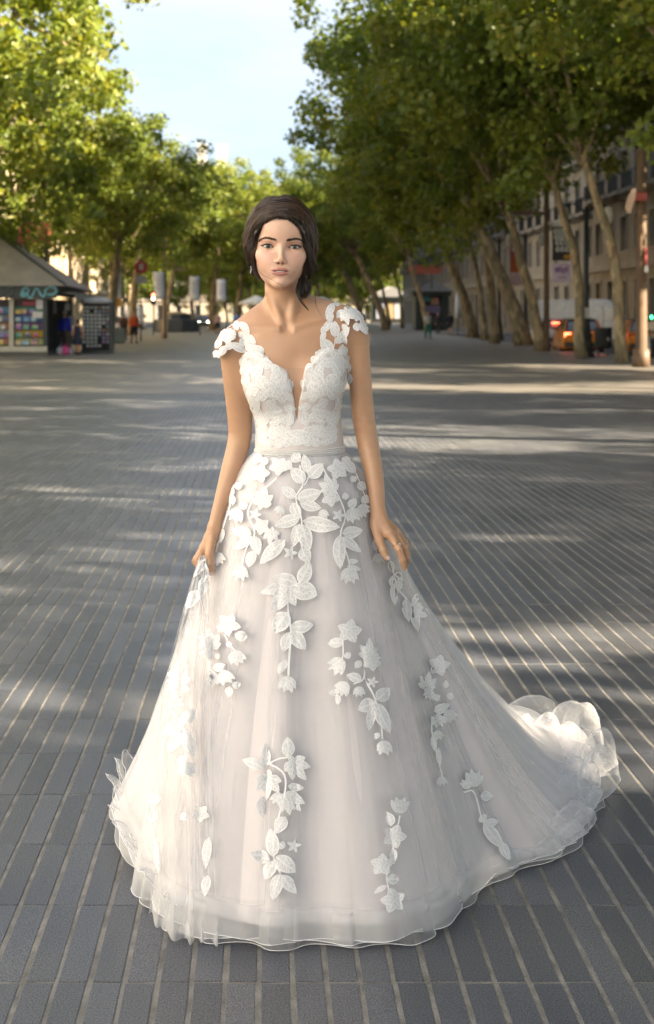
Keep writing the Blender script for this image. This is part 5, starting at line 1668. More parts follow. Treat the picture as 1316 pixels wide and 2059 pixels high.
def strand_mesh(list_of, name, parent=hair_o, sides=4):
    """list_of = [(points in metres (n,3), radius start, radius end, tone)]"""
    V, F, T = [], [], []
    b = 0
    for P, r0, r1, tone in list_of:
        n = len(P)
        tg = np.gradient(P, axis=0); tg /= np.linalg.norm(tg, axis=1)[:, None] + 1e-12
        ref = np.array((.3, .9, .2))
        a = np.cross(tg, ref); a /= np.linalg.norm(a, axis=1)[:, None] + 1e-12
        c = np.cross(tg, a)
        rr = np.linspace(r0, r1, n)[:, None]
        ang = np.arange(sides) * 2 * np.pi / sides
        ring = P[:, None] + (a[:, None] * np.cos(ang)[None, :, None] + c[:, None] * np.sin(ang)[None, :, None]) * rr[:, None]
        V.append(ring.reshape(-1, 3))
        i = np.arange(n - 1)[:, None] * sides; k = np.arange(sides)[None]
        k2 = (k + 1) % sides
        F.append((np.stack((i + k, i + k2, i + sides + k2, i + sides + k), -1)).reshape(-1, 4) + b)
        T.append(np.full(n * sides, tone)); b += n * sides
    me = mesh_np(name, np.concatenate(V), np.concatenate(F), M_hair, True)
    attr(me, 'tone', np.concatenate(T))
    return obj(name, me, parent)

def push_out(P, lift):
    for _ in range(3):
        d = hair_sdf(P)
        e = .8
        g = np.stack([hair_sdf(P + np.eye(3)[k] * e) - d for k in range(3)], 1) / e
        g /= np.linalg.norm(g, axis=1)[:, None] + 1e-9
        mv = np.where(d < lift, lift - d, np.where(d > lift + 3, lift + 3 - d, 0))
        P = P + g * mv[:, None]
    return P
allP, meta = [], []
NP = 18
for G_ in (GL_, GR_):
    G_ = np.array([catmull(g, NP) for g in G_])
    for k in range(1500):
        s = hr.uniform(0, 1) ** 1.5 * (len(G_) - 1.001)
        i = int(s); f = s - i
        P = G_[i] * (1 - f) + G_[i+1] * f
        cl = math.sin(s * 31) * 1.7 + math.sin(s * 74 + 1) * 1.2
        t = np.linspace(0, 1, NP)
        P = P + np.stack((np.sin(t * 7 + s * 20) * 1.2, np.cos(t * 6 + s * 13) * 1.2, np.sin(t * 8 + s * 31) * 1.2), 1) + hr.normal(0, .9, 3)
        allP.append(P); meta.append((1.2 + cl * .95 + hr.uniform(-.4, 1.6), np.clip(.36 + .17 * cl + hr.normal(0, .18), 0, 1)))
Pa = np.concatenate(allP)
lift = np.repeat([m[0] for m in meta], NP)
Pa = push_out(Pa, lift).reshape(len(allP), NP, 3)
strands = [(from_head(p), .8 * HS, .40 * HS, m[1]) for p, m in zip(Pa, meta)]
strand_mesh(strands, 'hair_strands')

# loose pieces: the lock sweeping past her left cheek, a curl and a long tendril by the neck, fine flyaways
def lock(ctrl, n, spread, r0, r1, tone=.35, npt=20, wave=0.0):
    out = []
    base = catmull(ctrl, npt)
    for k in range(n):
        t = np.linspace(0, 1, npt)
        off = hr.normal(0, 1, 3) * spread
        tp = (np.sin(t * np.pi) * .8 + .35)[:, None]
        wv = np.stack((np.sin(t * 9 + k) * wave, np.cos(t * 8 + k * 2) * wave, 0 * t), 1)
        out.append((from_head(base + off * tp + wv), r0 * HS, r1 * HS, float(np.clip(tone + hr.normal(0, .14), 0, 1))))
    return out
loose = []
loose += lock([(52, -14, 62), (66, -26, 28), (74, -34, -6), (78, -40, -36), (82, -46, -62), (78, -58, -84)], 70, 3.6, .7, .2, .42, wave=.8)
loose += lock([(80, -40, 10), (88, -48, -20), (95, -52, -42), (101, -56, -54), (97, -62, -68)], 26, 3.0, .6, .12, .4, wave=1.2)
loose += lock([(64, -56, -70), (56, -44, -92), (54, -36, -112), (62, -34, -126), (74, -40, -122), (80, -48, -104), (74, -52, -86), (66, -50, -84)], 80, 3.8, .75, .35, .28)
loose += lock([(68, -52, -78), (70, -46, -98), (72, -44, -114), (66, -42, -124), (60, -44, -116)], 60, 4.4, .75, .3, .25)
loose += lock([(58, -46, -80), (50, -34, -100), (49, -26, -118), (55, -22, -136), (66, -22, -152), (80, -22, -168)], 34, 1.7, .6, .10, .46)
loose += lock([(92, -60, -96), (98, -50, -130), (100, -40, -150), (110, -34, -172), (124, -30, -196)], 3, .8, .35, .12, .4)
loose += lock([(-66, -40, -40), (-60, -10, -64), (-44, 6, -78), (-20, 12, -90), (10, 14, -106)], 4, 1.3, .26, .10, .5)
loose += lock([(-76, -56, -40), (-72, -50, -62), (-64, -42, -80), (-55, -36, -94)], 9, 1.6, .45, .12, .35)
for k in range(70):                                         # flyaways round the outline
    a = hr.uniform(.2, 2.9)
    c = np.array((-2 + 92 * math.cos(a), -80 + hr.uniform(-30, 20), 42 + 98 * math.sin(a)))
    o = np.array((math.cos(a), 0, math.sin(a)))
    tn = np.array((-math.sin(a), 0, math.cos(a))) * hr.choice((-1, 1))
    ln = hr.uniform(10, 34)
    loose.append((from_head(catmull([c - o * 4, c + o * 2 + tn * ln * .4, c + o * hr.uniform(3, 11) + tn * ln * .8, c + o * hr.uniform(2, 14) + tn * ln * 1.25], 10)), .17 * HS, .07 * HS, .55))
for k in range(26):
    c = np.array((88 + hr.normal(0, 6), -70, -40 - hr.uniform(0, 70)))
    loose.append((from_head(catmull([c, c + np.array((hr.uniform(4, 12), 4, -8)), c + np.array((hr.uniform(6, 22), 6, hr.uniform(-26, -4))), c + np.array((hr.uniform(8, 34), 8, hr.uniform(-40, 6)))], 9)), .18 * HS, .07 * HS, .5))
for k in range(420):                                        # fine short hairs softening the hairline
    t = hr.uniform(-1, 1)
    u_ = -3 + 62 * t + hr.normal(0, 1.5)
    w_ = 79 - 40 * abs(t) ** 2.6 - 6 * t + hr.normal(0, 2.2) - 5
    dirn = np.array(((u_ + 13) * .012 + np.sign(u_ + 13) * .35, -.5, .75)); dirn /= np.linalg.norm(dirn)
    p0 = on_face(np.array([(u_, 10.0, w_)]), .2)[0]
    ln = hr.uniform(6, 15)
    P3 = np.array([p0, p0 + dirn * ln * .5 + np.array((0, 1.2, 0)), p0 + dirn * ln + np.array((np.sign(u_ + 13) * 2.5, 1.0, -.5))])
    loose.append((from_head(P3), .30 * HS, .14 * HS, .3))
strand_mesh(loose, 'loose_strands')
# ------------------------------------------------------------------ the gown
def cloth_material(name, col, rough, alpha=None, edge=0.5, trans=.3, band=None, sheen=0.0, bump=0.0):
    """alpha None: opaque satin; otherwise fine net whose weave closes up where it is seen edge-on"""
    m = bpy.data.materials.new(name)
    m.use_nodes = True
    nt = m.node_tree; N = nt.nodes; L = nt.links
    p = N['Principled BSDF']
    p.inputs['Base Color'].default_value = (*col, 1)
    p.inputs['Roughness'].default_value = rough
    p.inputs['Specular IOR Level'].default_value = .25
    if sheen:
        p.inputs['Sheen Weight'].default_value = sheen
    out = N['Material Output']
    tr = N.new('ShaderNodeBsdfTranslucent'); tr.inputs['Color'].default_value = (*col, 1)
    ms = N.new('ShaderNodeMixShader'); ms.inputs[0].default_value = trans
    L.new(p.outputs[0], ms.inputs[1]); L.new(tr.outputs[0], ms.inputs[2])
    tc = N.new('ShaderNodeTexCoord')
    if bump:
        n = N.new('ShaderNodeTexNoise'); n.inputs['Scale'].default_value = 9; n.inputs['Detail'].default_value = 3
        mp = N.new('ShaderNodeMapping'); mp.inputs['Scale'].default_value = (3.0, 3.0, .25)
        L.new(tc.outputs['Object'], mp.inputs['Vector']); L.new(mp.outputs['Vector'], n.inputs['Vector'])
        b = N.new('ShaderNodeBump'); b.inputs['Strength'].default_value = bump; b.inputs['Distance'].default_value = .03
        L.new(n.outputs['Fac'], b.inputs['Height']); L.new(b.outputs['Normal'], p.inputs['Normal']); L.new(b.outputs['Normal'], tr.inputs['Normal'])
    if alpha is None:
        L.new(ms.outputs[0], out.inputs['Surface'])
        return m
    lw = N.new('ShaderNodeLayerWeight'); lw.inputs['Blend'].default_value = .5
    mr = N.new('ShaderNodeMapRange'); mr.interpolation_type = 'LINEAR'
    mr.inputs['From Min'].default_value = .15; mr.inputs['From Max'].default_value = 1.0
    mr.inputs['To Min'].default_value = alpha; mr.inputs['To Max'].default_value = edge
    L.new(lw.outputs['Facing'], mr.inputs['Value'])
    fac = mr.outputs[0]
    at_ = N.new('ShaderNodeAttribute'); at_.attribute_name = 'weave'
    ad = N.new('ShaderNodeMath'); ad.operation = 'ADD'; ad.use_clamp = True
    L.new(fac, ad.inputs[0]); L.new(at_.outputs['Fac'], ad.inputs[1])
    t = N.new('ShaderNodeBsdfTransparent')
    mx = N.new('ShaderNodeMixShader')
    L.new(ad.outputs[0], mx.inputs[0]); L.new(t.outputs[0], mx.inputs[1]); L.new(ms.outputs[0], mx.inputs[2])
    L.new(mx.outputs[0], out.inputs['Surface'])
    return m
M_satin = cloth_material('blush_satin', (.83, .775, .775), .5, trans=.12, bump=.12)
M_tulle = cloth_material('tulle', (.84, .845, .86), .8, alpha=.15, edge=.40, trans=.45)
M_tulle2 = cloth_material('tulle_outer', (.86, .865, .88), .8, alpha=.15, edge=.42, trans=.45)
M_cord = pmat('hem_cord', (.84, .84, .85), .6)

# hem line on the pavement, anticlockwise seen from above, starting at the front
HEM = [gat(600, 1908), gat(700, 1910), gat(785, 1906), gat(870, 1878), gat(930, 1830), gat(985, 1782), gat(1050, 1752), gat(1112, 1732), gat(1170, 1688), gat(1200, 1620), gat(1202, 1560), gat(1165, 1500), gat(1090, 1468),
       Vector((.70, 5.05, 0)), Vector((.36, 5.12, 0)), Vector((.05, 5.0, 0)), Vector((-.20, 4.78, 0)), gat(322, 1545), gat(280, 1590), gat(242, 1648), gat(236, 1692), gat(268, 1768), gat(300, 1828), gat(340, 1872), gat(405, 1892), gat(500, 1906)]
HEM = np.array([(p[0], p[1]) for p in HEM])
WC = np.array(at(603, 905, 3.62))
ZW = WC[2]
def hem_at(u):
    n = len(HEM)
    t = (u % 1.0) * n
    i = np.floor(t).astype(int); f = (t - i)[..., None]
    a, b, c, d = HEM[(i - 1) % n], HEM[i % n], HEM[(i + 1) % n], HEM[(i + 2) % n]
    return .5 * ((2*b) + (c - a)*f + (2*a - 5*b + 4*c - d)*f*f + (3*b - a - 3*c + d)*f**3)
_ua = np.linspace(0, 1, 400)
def fold(u, seed, n0):
    r_ = np.random.default_rng(seed)
    v = 0
    for k in range(7):
        f = int(n0 * r_.uniform(.55, 1.7)); ph = r_.uniform(0, 6.28)
        v = v + np.sin(2*np.pi*f*u + ph + 1.3*np.sin(2*np.pi*r_.integers(2, 5)*u + ph)) * r_.uniform(.5, 1)
    v = np.tanh(v * .55)
    return np.sign(v) * np.abs(v) ** 1.25 - .25 * (1 - np.abs(v))
def skirt(nu, nb, seed, amp, nfold, bmax=1.0, inset=0.0, ruffle=0.0, lift=0.0, z0=0.0, stretch=1.0):
    u = np.linspace(0, 1, nu, endpoint=False)
    b = np.linspace(0, 1, nb) ** .92 * bmax
    H = hem_at(u)
    rel = H - WC[:2]
    ang = np.arctan2(rel[:, 1] / .090, rel[:, 0] / .118)
    wx = np.stack((WC[0] + (.1165 - inset*.3) * np.cos(ang), WC[1] + (.088 - inset*.3) * np.sin(ang)), 1)
    Rr = np.linalg.norm(rel, axis=1)
    back = np.clip((rel[:, 1] - .0) / 1.2, 0, 1)                       # how much of the train
    rightw = np.clip((rel[:, 0] - .25) / .7, 0, 1)
    p = .93 + .55 * np.clip(back * .75 + rightw * .55, 0, 1)
    p = p - .10 * np.clip(-rel[:, 0] / .4, 0, 1)
    U, B = np.meshgrid(u, b, indexing='ij')
    dirr = rel / Rr[:, None]
    Hs = WC[:2] + rel * (1 + (stretch - 1))
    X = wx[:, None, :] * (1 - B)[..., None] + (Hs - dirr * inset)[:, None, :] * B[..., None]
    Z = ZW * (1 - B) ** p[:, None]
    sdrop = 1 - Z / ZW
    X = X + dirr[:, None, :] * (.048 * (1 - np.exp(-sdrop / .05)) * np.exp(-sdrop / .30))[..., None]
    fl = fold(u, seed, nfold)[:, None] + .18 * fold(u, seed + 50, nfold * 2.2)[:, None] * B ** 3
    A = amp * np.clip(B * 1.5, 0, 1) ** 1.1 * (1 + .7 * back[:, None])
    X = X + dirr[:, None, :] * (fl * A)[..., None]
    # the hem stands up in ruffles along the train and the lifted left side
    side = np.clip(back * 1.3 + .9 * np.clip((-rel[:, 0] - .30) / .15, 0, 1) * np.clip((rel[:, 1] + .1) / .2, 0, 1), 0, 1)
    rw = np.clip((B - .70) / .30, 0, 1) ** 1.3
    rf = fold(u, seed + 9, nfold * 1.25)[:, None]
    Z = Z + ruffle * side[:, None] * rw * (1.0 + .9 * rf)
    X = X + dirr[:, None, :] * (ruffle * .55 * side[:, None] * rw * fold(u, seed + 23, nfold * 1.6)[:, None])[..., None]
    Z = np.maximum(Z + lift, .004 + z0)
    V = np.concatenate((X, Z[..., None]), -1).reshape(-1, 3)
    i = np.arange(nu)[:, None]; k = np.arange(nb - 1)[None]
    i2 = (i + 1) % nu
    F = np.stack((i*nb + k, i*nb + k + 1, i2*nb + k + 1, i2*nb + k), -1).reshape(-1, 4)
    return V, F, B.ravel(), U.ravel(), (nu, nb)

dress = woman
def skirt_obj(name, mat, weave_band=None, **k):
    V, F, B, U, sh = skirt(**k)
    me = mesh_np(name, V, F, mat, True)
    if weave_band is not None:
        bm = k.get('bmax', 1.0)
        lo, add, body_add = weave_band
        wv = np.where(B > bm * lo, add, 0.0) + np.where(B < .16, .25, 0) * body_add + .015 * fold(U, 77, 30)
        attr(me, 'weave', wv)
    return obj(name, me, dress), V, F, sh
lining, LV, LF, _ = skirt_obj('skirt_lining', M_satin, nu=420, nb=60, seed=3, amp=.016, nfold=12, bmax=.968, inset=.016, ruffle=.02)
mid, MV, MF, msh = skirt_obj('tulle_layer', M_tulle, (.95, .10, 0), nu=520, nb=64, seed=8, amp=.021, nfold=13, bmax=1.0, inset=.012, ruffle=.03, z0=.001, stretch=1.03)
outer, OV, OF, osh = skirt_obj('tulle_overskirt', M_tulle2, (.945, .26, 0), nu=640, nb=72, seed=21, amp=.027, nfold=14, bmax=1.0, inset=-.004, ruffle=.045, z0=.012)
tr_, TV, TF_, tsh = skirt_obj('tulle_train', M_tulle2, (.95, .22, 0), nu=640, nb=60, seed=31, amp=.016, nfold=12, bmax=.985, inset=-.01, ruffle=.05, z0=.02)
def hem_cord(V, sh, r, name):
    P = V.reshape(sh[0], sh[1], 3)[:, -1]
    P = np.concatenate((P, P[:1]))
    n, s = len(P), 4
    tg = np.gradient(P, axis=0); tg /= np.linalg.norm(tg, axis=1)[:, None]
    a = np.cross(tg, (0, 0, 1.0)); a /= np.linalg.norm(a, axis=1)[:, None] + 1e-9
    c = np.cross(tg, a)
    an = np.arange(s) * 2*np.pi/s
    ring = P[:, None] + (a[:, None]*np.cos(an)[None, :, None] + c[:, None]*np.sin(an)[None, :, None]) * r
    i = np.arange(n-1)[:, None]*s; k = np.arange(s)[None]; k2 = (k+1) % s
    F = np.stack((i+k, i+k2, i+s+k2, i+s+k), -1).reshape(-1, 4)
    obj(name, mesh_np(name, ring.reshape(-1, 3), F, M_cord, True), dress)
hem_cord(OV, osh, .0010, 'hem_cord'); hem_cord(MV, msh, .0008, 'hem_cord'); hem_cord(TV, tsh, .0009, 'hem_cord')

# flounce curling over along the train and standing in frills at the left
def flounce(name, u0, u1, n, r0, r1, waves, seed, inset, turns=1.0, pinch=0.0):
    r_ = np.random.default_rng(seed)
    u = np.linspace(u0, u1, n)
    H = hem_at(u); rel = H - WC[:2]; dirr = rel / np.linalg.norm(rel, axis=1)[:, None]
    t = np.linspace(0, 1, n)
    env = np.sin(np.pi * t) ** .4
    ph = r_.uniform(0, 6.28)
    wv = np.sin(2*np.pi*waves*t + ph + .9*np.sin(2*np.pi*2.3*t))
    rad = (r0 + (r1 - r0) * np.abs(wv) ** (.8 if not pinch else 1.6)) * env
    m = 18
    V = []
    tang = np.gradient(H, axis=0); tang /= np.linalg.norm(tang, axis=1)[:, None] + 1e-9
    for j in range(m):
        f = j / (m - 1)
        a = np.pi * turns * f
        out = rad * (1 - np.cos(a)) * .9 - inset
        up = rad * np.sin(a) * (1.35 if not pinch else 1.0) + rad * pinch * f
        sway = .35 * rad * np.sin(2*np.pi*waves*2*t + ph) * f
        V.append(np.stack((H[:, 0] + dirr[:, 0]*out + tang[:, 0]*sway, H[:, 1] + dirr[:, 1]*out + tang[:, 1]*sway, np.maximum(up + .012, .008)), 1))
    V = np.array(V).transpose(1, 0, 2).reshape(-1, 3)
    cr = .5 * .006 * np.sin(V[:, 0] * 61 + 2.0 * np.sin(V[:, 1] * 47)) + .0025 * np.sin(V[:, 1] * 83 + V[:, 2] * 70)
    V = V + np.stack((cr, .7 * cr[::-1], cr * .8), 1); V[:, 2] = np.maximum(V[:, 2], .008)
    i = np.arange(n - 1)[:, None]; k = np.arange(m - 1)[None]
    F = np.stack((i*m + k, i*m + k + 1, (i+1)*m + k + 1, (i+1)*m + k), -1).reshape(-1, 4)
    me = mesh_np(name, V, F, M_tulle, True)
    attr(me, 'weave', np.tile(np.where(np.arange(m) > m - 2, .22, .0), n))
    obj(name, me, dress)
    P = V.reshape(n, m, 3)[:, -1]
    MB().tube([tuple(p) for p in P], .0008, 4).build('hem_cord', M_cord, dress, True)
nH = len(HEM)
flounce('flounce', 7.2/nH, 13.2/nH, 260, .050, .115, 3.1, 5, .10, .95)
flounce('flounce', 7.6/nH, 12.6/nH, 240, .035, .095, 3.8, 9, .20, .95)
flounce('flounce', 6.0/nH, 9.5/nH, 200, .020, .050, 4.0, 12, .05, .9)
flounce('flounce', 17.0/nH, 21.3/nH, 220, .018, .085, 3.2, 14, .07, .66, .9)
flounce('flounce', 18.0/nH, 24.0/nH, 240, .016, .072, 4.2, 19, .05, .62, .6)

# panel gathered in her hand, falling to the hem
def gathered(flat_=False):
    pin = W(411, 1124, -.055)
    n, m = 90, 60
    s = np.linspace(0, 1, n)
    top = np.stack((np.interp(s, [0, 1], [pin[0] - .012, pin[0] + .012]), np.full(n, pin[1]) + .004*np.sin(s*20), np.full(n, pin[2] + .012)), 1)
    hp = [(300, 1838), (330, 1875), (372, 1895), (405, 1890), (440, 1896)]
    hq = np.array([gat(x, y_) for x, y_ in hp])
    hh = np.stack([np.interp(s, np.linspace(0, 1, len(hp)), hq[:, k]) for k in range(3)], 1)
    V = []
    for j in range(m):
        t = j / (m - 1)
        P = top * (1 - t) + hh * t
        fl = np.sin(s * 30 + .8*np.sin(s*9)) * (.004 + .016 * t)
        if flat_:
            fl = np.full(n, -(.0045 + .017 * t))
        bul = .035 * math.sin(math.pi * min(1, t * 1.15))
        P[:, 0] += -bul * (1 - s) * 1.2
        P[:, 1] += fl - bul * .9 - .012
        P[:, 2] = P[:, 2] + .010 * np.sin(s*26) * (t > .9) * (t - .9) * 10
        V.append(P)
    V = np.array(V).reshape(-1, 3)
    V[:, 2] = np.maximum(V[:, 2], .006)
    i = np.arange(m - 1)[:, None]; k = np.arange(n - 1)[None]
    F = np.stack((i*n + k, (i+1)*n + k, (i+1)*n + k + 1, i*n + k + 1), -1).reshape(-1, 4)
    return V, F
GV, GF = gathered()
GV0, _gf = gathered(True)
gm = mesh_np('gathered_panel', GV, GF, M_tulle2, True)
attr(gm, 'weave', np.where(np.repeat(np.arange(60), 90) < 10, .35, .04) + np.where(np.repeat(np.arange(60), 90) > 56, .2, 0))
obj('gathered_panel', gm, dress)

# bodice: close-fitting, deep V with an illusion-net inset
NECK = np.array([(470, 735), (487, 716), (503, 702), (526, 710), (552, 731), (577, 744), (585, 772), (592, 802), (597.5, 852), (603, 802), (610, 772), (611, 744), (632, 727), (648, 708), (668, 700), (686, 704), (712, 722)])
def px_of(P):
    return PX0 + P[:, 0] * FPX / P[:, 1], PY0 + (CAMH - P[:, 2]) * FPX / P[:, 1]
def bodice_sdf(P):
    d = torso_sdf(P) - .0048
    px, py = px_of(P)
    top = np.interp(px, NECK[:, 0], NECK[:, 1])
    mm = 1 / 750.0
    # inside the V the edge is nearly vertical: use a slanted distance
    cut = (top - py) * mm * np.interp(np.abs(px - 597.5), [0, 16, 24], [.22, .3, .8])
    backcut = (P[:, 2] - at(600, 690, 3.7).z) * .8
    cut = np.where(P[:, 1] < 3.62, cut, backcut)
    d = smax(d, cut, .003)
    return np.maximum(d, ZW - .004 - P[:, 2])
bx_ = np.arange(-.075, .255, .003); by_ = np.arange(3.44, 3.75, .003); bz_ = np.arange(ZW - .03, 1.52, .003)
DV, DF = surface_nets(bodice_sdf, bx_, by_, bz_, block=8, lip=1.6, project=0)
obj('bodice', mesh_np('bodice', DV, DF, cloth_material('bodice_satin', (.76, .71, .70), .55, trans=.08), True), dress)

# cap sleeves: sheer net carrying the lace
def cap_mesh(c, r, zcut, tilt):
    nu, nv = 40, 24
    V, F = [], []
    for j in range(nv + 1):
        th = .12 + (math.pi * .62 - .12) * j / nv
        for i in range(nu):
            ph = 2*math.pi*i/nu
            f = 1 + .05 * math.sin(ph * 5) * (j / nv) ** 2
            V.append((c[0] + r[0]*f*math.sin(th)*math.cos(ph) + tilt * math.cos(th) * r[2], c[1] + r[1]*f*math.sin(th)*math.sin(ph), c[2] + r[2]*math.cos(th)))
    for j in range(nv):
        for i in range(nu):
            F.append((j*nu+i, (j+1)*nu+i, (j+1)*nu+(i+1) % nu, j*nu+(i+1) % nu))
    return np.array(V), np.array(F)
M_net = cloth_material('nude_net', (.70, .56, .47), .8, alpha=.03, edge=.22, trans=.3)
CL, CLF = cap_mesh(W(468, 702, .01), (.052, .058, .062), 0, .25)
CR, CRF = cap_mesh(W(709, 672, .01), (.048, .058, .078), 0, -.35)
for V_, F_ in ((CL, CLF), (CR, CRF)):
    me = mesh_np('cap_sleeve', V_, F_, M_net, True); attr(me, 'weave', np.zeros(len(V_)))
    obj('cap_sleeve', me, dress)
# illusion inset in the V
iv = []
for j in range(9):
    y_ = 740 + 112 * j / 8
    hw = np.interp(y_, [740, 772, 802, 852], [19, 13, 6, .5])
    for q in (-1, -.5, 0, .5, 1):
        h = ray(body_bvh, 597.5 + hw*q, y_)
        p = h[0] if h[0] is not None else at(597.5 + hw*q, y_, 3.5)
        iv.append(p + Vector((0, -.004, 0)))
me = mesh_np('illusion_inset', np.array(iv), np.array([(j*5+k, j*5+k+1, (j+1)*5+k+1, (j+1)*5+k) for j in range(8) for k in range(4)]), M_net, True)
attr(me, 'weave', np.full(len(iv), .16)); obj('illusion_inset', me, dress)

# belt of crystal beads
M_crys = pmat('crystal', (.86, .86, .85), .12, metal=.1, spec=.9)
bd = MB()
band = MB()
rings = []
for k in range(64):
    a = 2*math.pi*k/64
    c, s_ = math.cos(a), math.sin(a)
    tiltz = .0045 * c
    rings.append([Vector((WC[0] + (.1175+o)*c, WC[1] + (.0895+o)*s_, ZW + z + tiltz)) for o, z in ((0, -.010), (.0035, -.009), (.0035, .009), (0, .010))])
rings.append(rings[0])
band.loft(rings, caps=False).build('belt', cloth_material('belt_satin', (.78, .76, .75), .4), dress, True)
octa = [(1, 0, 0), (-1, 0, 0), (0, 1, 0), (0, -1, 0), (0, 0, 1), (0, 0, -1)]
of = [(0, 2, 4), (2, 1, 4), (1, 3, 4), (3, 0, 4), (2, 0, 5), (1, 2, 5), (3, 1, 5), (0, 3, 5)]
for row, (z, r_) in enumerate(((-.0072, .0021), (-.0026, .0024), (.0026, .0024), (.0072, .0021))):
    nb_ = 150
    for k in range(nb_):
        a = 2*math.pi*(k + .5*(row % 2))/nb_
        p = (WC[0] + .1218*math.cos(a), WC[1] + .0938*math.sin(a), ZW + z + .0045*math.cos(a))
        bd.add([(p[0] + r_*v[0], p[1] + r_*v[1], p[2] + r_*v[2]) for v in octa], of)
bd.build('belt_beads', M_crys, dress)
# ------------------------------------------------------------------ lace appliques
def lace_material(tmin):
    m = bpy.data.materials.new('lace')
    m.use_nodes = True
    nt = m.node_tree; N = nt.nodes; L = nt.links
    p = N['Principled BSDF']
    p.inputs['Roughness'].default_value = .7
    p.inputs['Specular IOR Level'].default_value = .3
    at_ = N.new('ShaderNodeAttribute'); at_.attribute_name = 'rim'
    geo = N.new('ShaderNodeNewGeometry')
    v = N.new('ShaderNodeTexNoise'); v.inputs['Scale'].default_value = 420; v.inputs['Detail'].default_value = 2
    mp = N.new('ShaderNodeMapping'); mp.inputs['Scale'].default_value = (1, 1, .45)
    L.new(geo.outputs['Position'], mp.inputs['Vector']); L.new(mp.outputs['Vector'], v.inputs['Vector'])
    thr = N.new('ShaderNodeValToRGB'); thr.color_ramp.elements[0].position, thr.color_ramp.elements[1].position = .38, .66
    L.new(v.outputs['Fac'], thr.inputs['Fac'])
    ad = N.new('ShaderNodeMath'); ad.operation = 'MAXIMUM'
    L.new(thr.outputs['Color'], ad.inputs[0]); L.new(at_.outputs['Fac'], ad.inputs[1])
    mr = N.new('ShaderNodeMapRange'); mr.inputs['To Min'].default_value = tmin; mr.inputs['To Max'].default_value = 1.0
    L.new(ad.outputs[0], mr.inputs['Value'])
    cr = N.new('ShaderNodeMixRGB'); cr.inputs[1].default_value = (.86, .86, .87, 1); cr.inputs[2].default_value = (.97, .97, .97, 1)
    L.new(ad.outputs[0], cr.inputs[0]); L.new(cr.outputs['Color'], p.inputs['Base Color'])
    b = N.new('ShaderNodeBump'); b.inputs['Strength'].default_value = .6; b.inputs['Distance'].default_value = .002
    L.new(ad.outputs[0], b.inputs['Height']); L.new(b.outputs['Normal'], p.inputs['Normal'])
    t = N.new('ShaderNodeBsdfTransparent'); mx = N.new('ShaderNodeMixShader')
    L.new(mr.outputs[0], mx.inputs[0]); tl = N.new('ShaderNodeBsdfTranslucent'); tl.inputs['Color'].default_value = (.9, .9, .91, 1); m2 = N.new('ShaderNodeMixShader'); m2.inputs[0].default_value = .10
    L.new(p.outputs[0], m2.inputs[1]); L.new(tl.outputs[0], m2.inputs[2])
    L.new(t.outputs[0], mx.inputs[1]); L.new(m2.outputs[0], mx.inputs[2])
    L.new(mx.outputs[0], N['Material Output'].inputs['Surface'])
    return m
M_lace = lace_material(.80)
M_lace_dense = lace_material(.86)

def bvh_of(parts):
    V, F, b = [], [], 0
    for v, f in parts:
        V.append(v); F.append(f + b); b += len(v)
    V = np.concatenate(V)
    return BVHTree.FromPolygons(V.tolist(), np.concatenate(F).tolist())
skirt_bvh = bvh_of([(OV, OF), (TV, TF_), (MV, MF), (GV0, GF)])
top_bvh = bvh_of([(DV, DF), (CL, CLF), (CR, CRF), (BV, BF)])

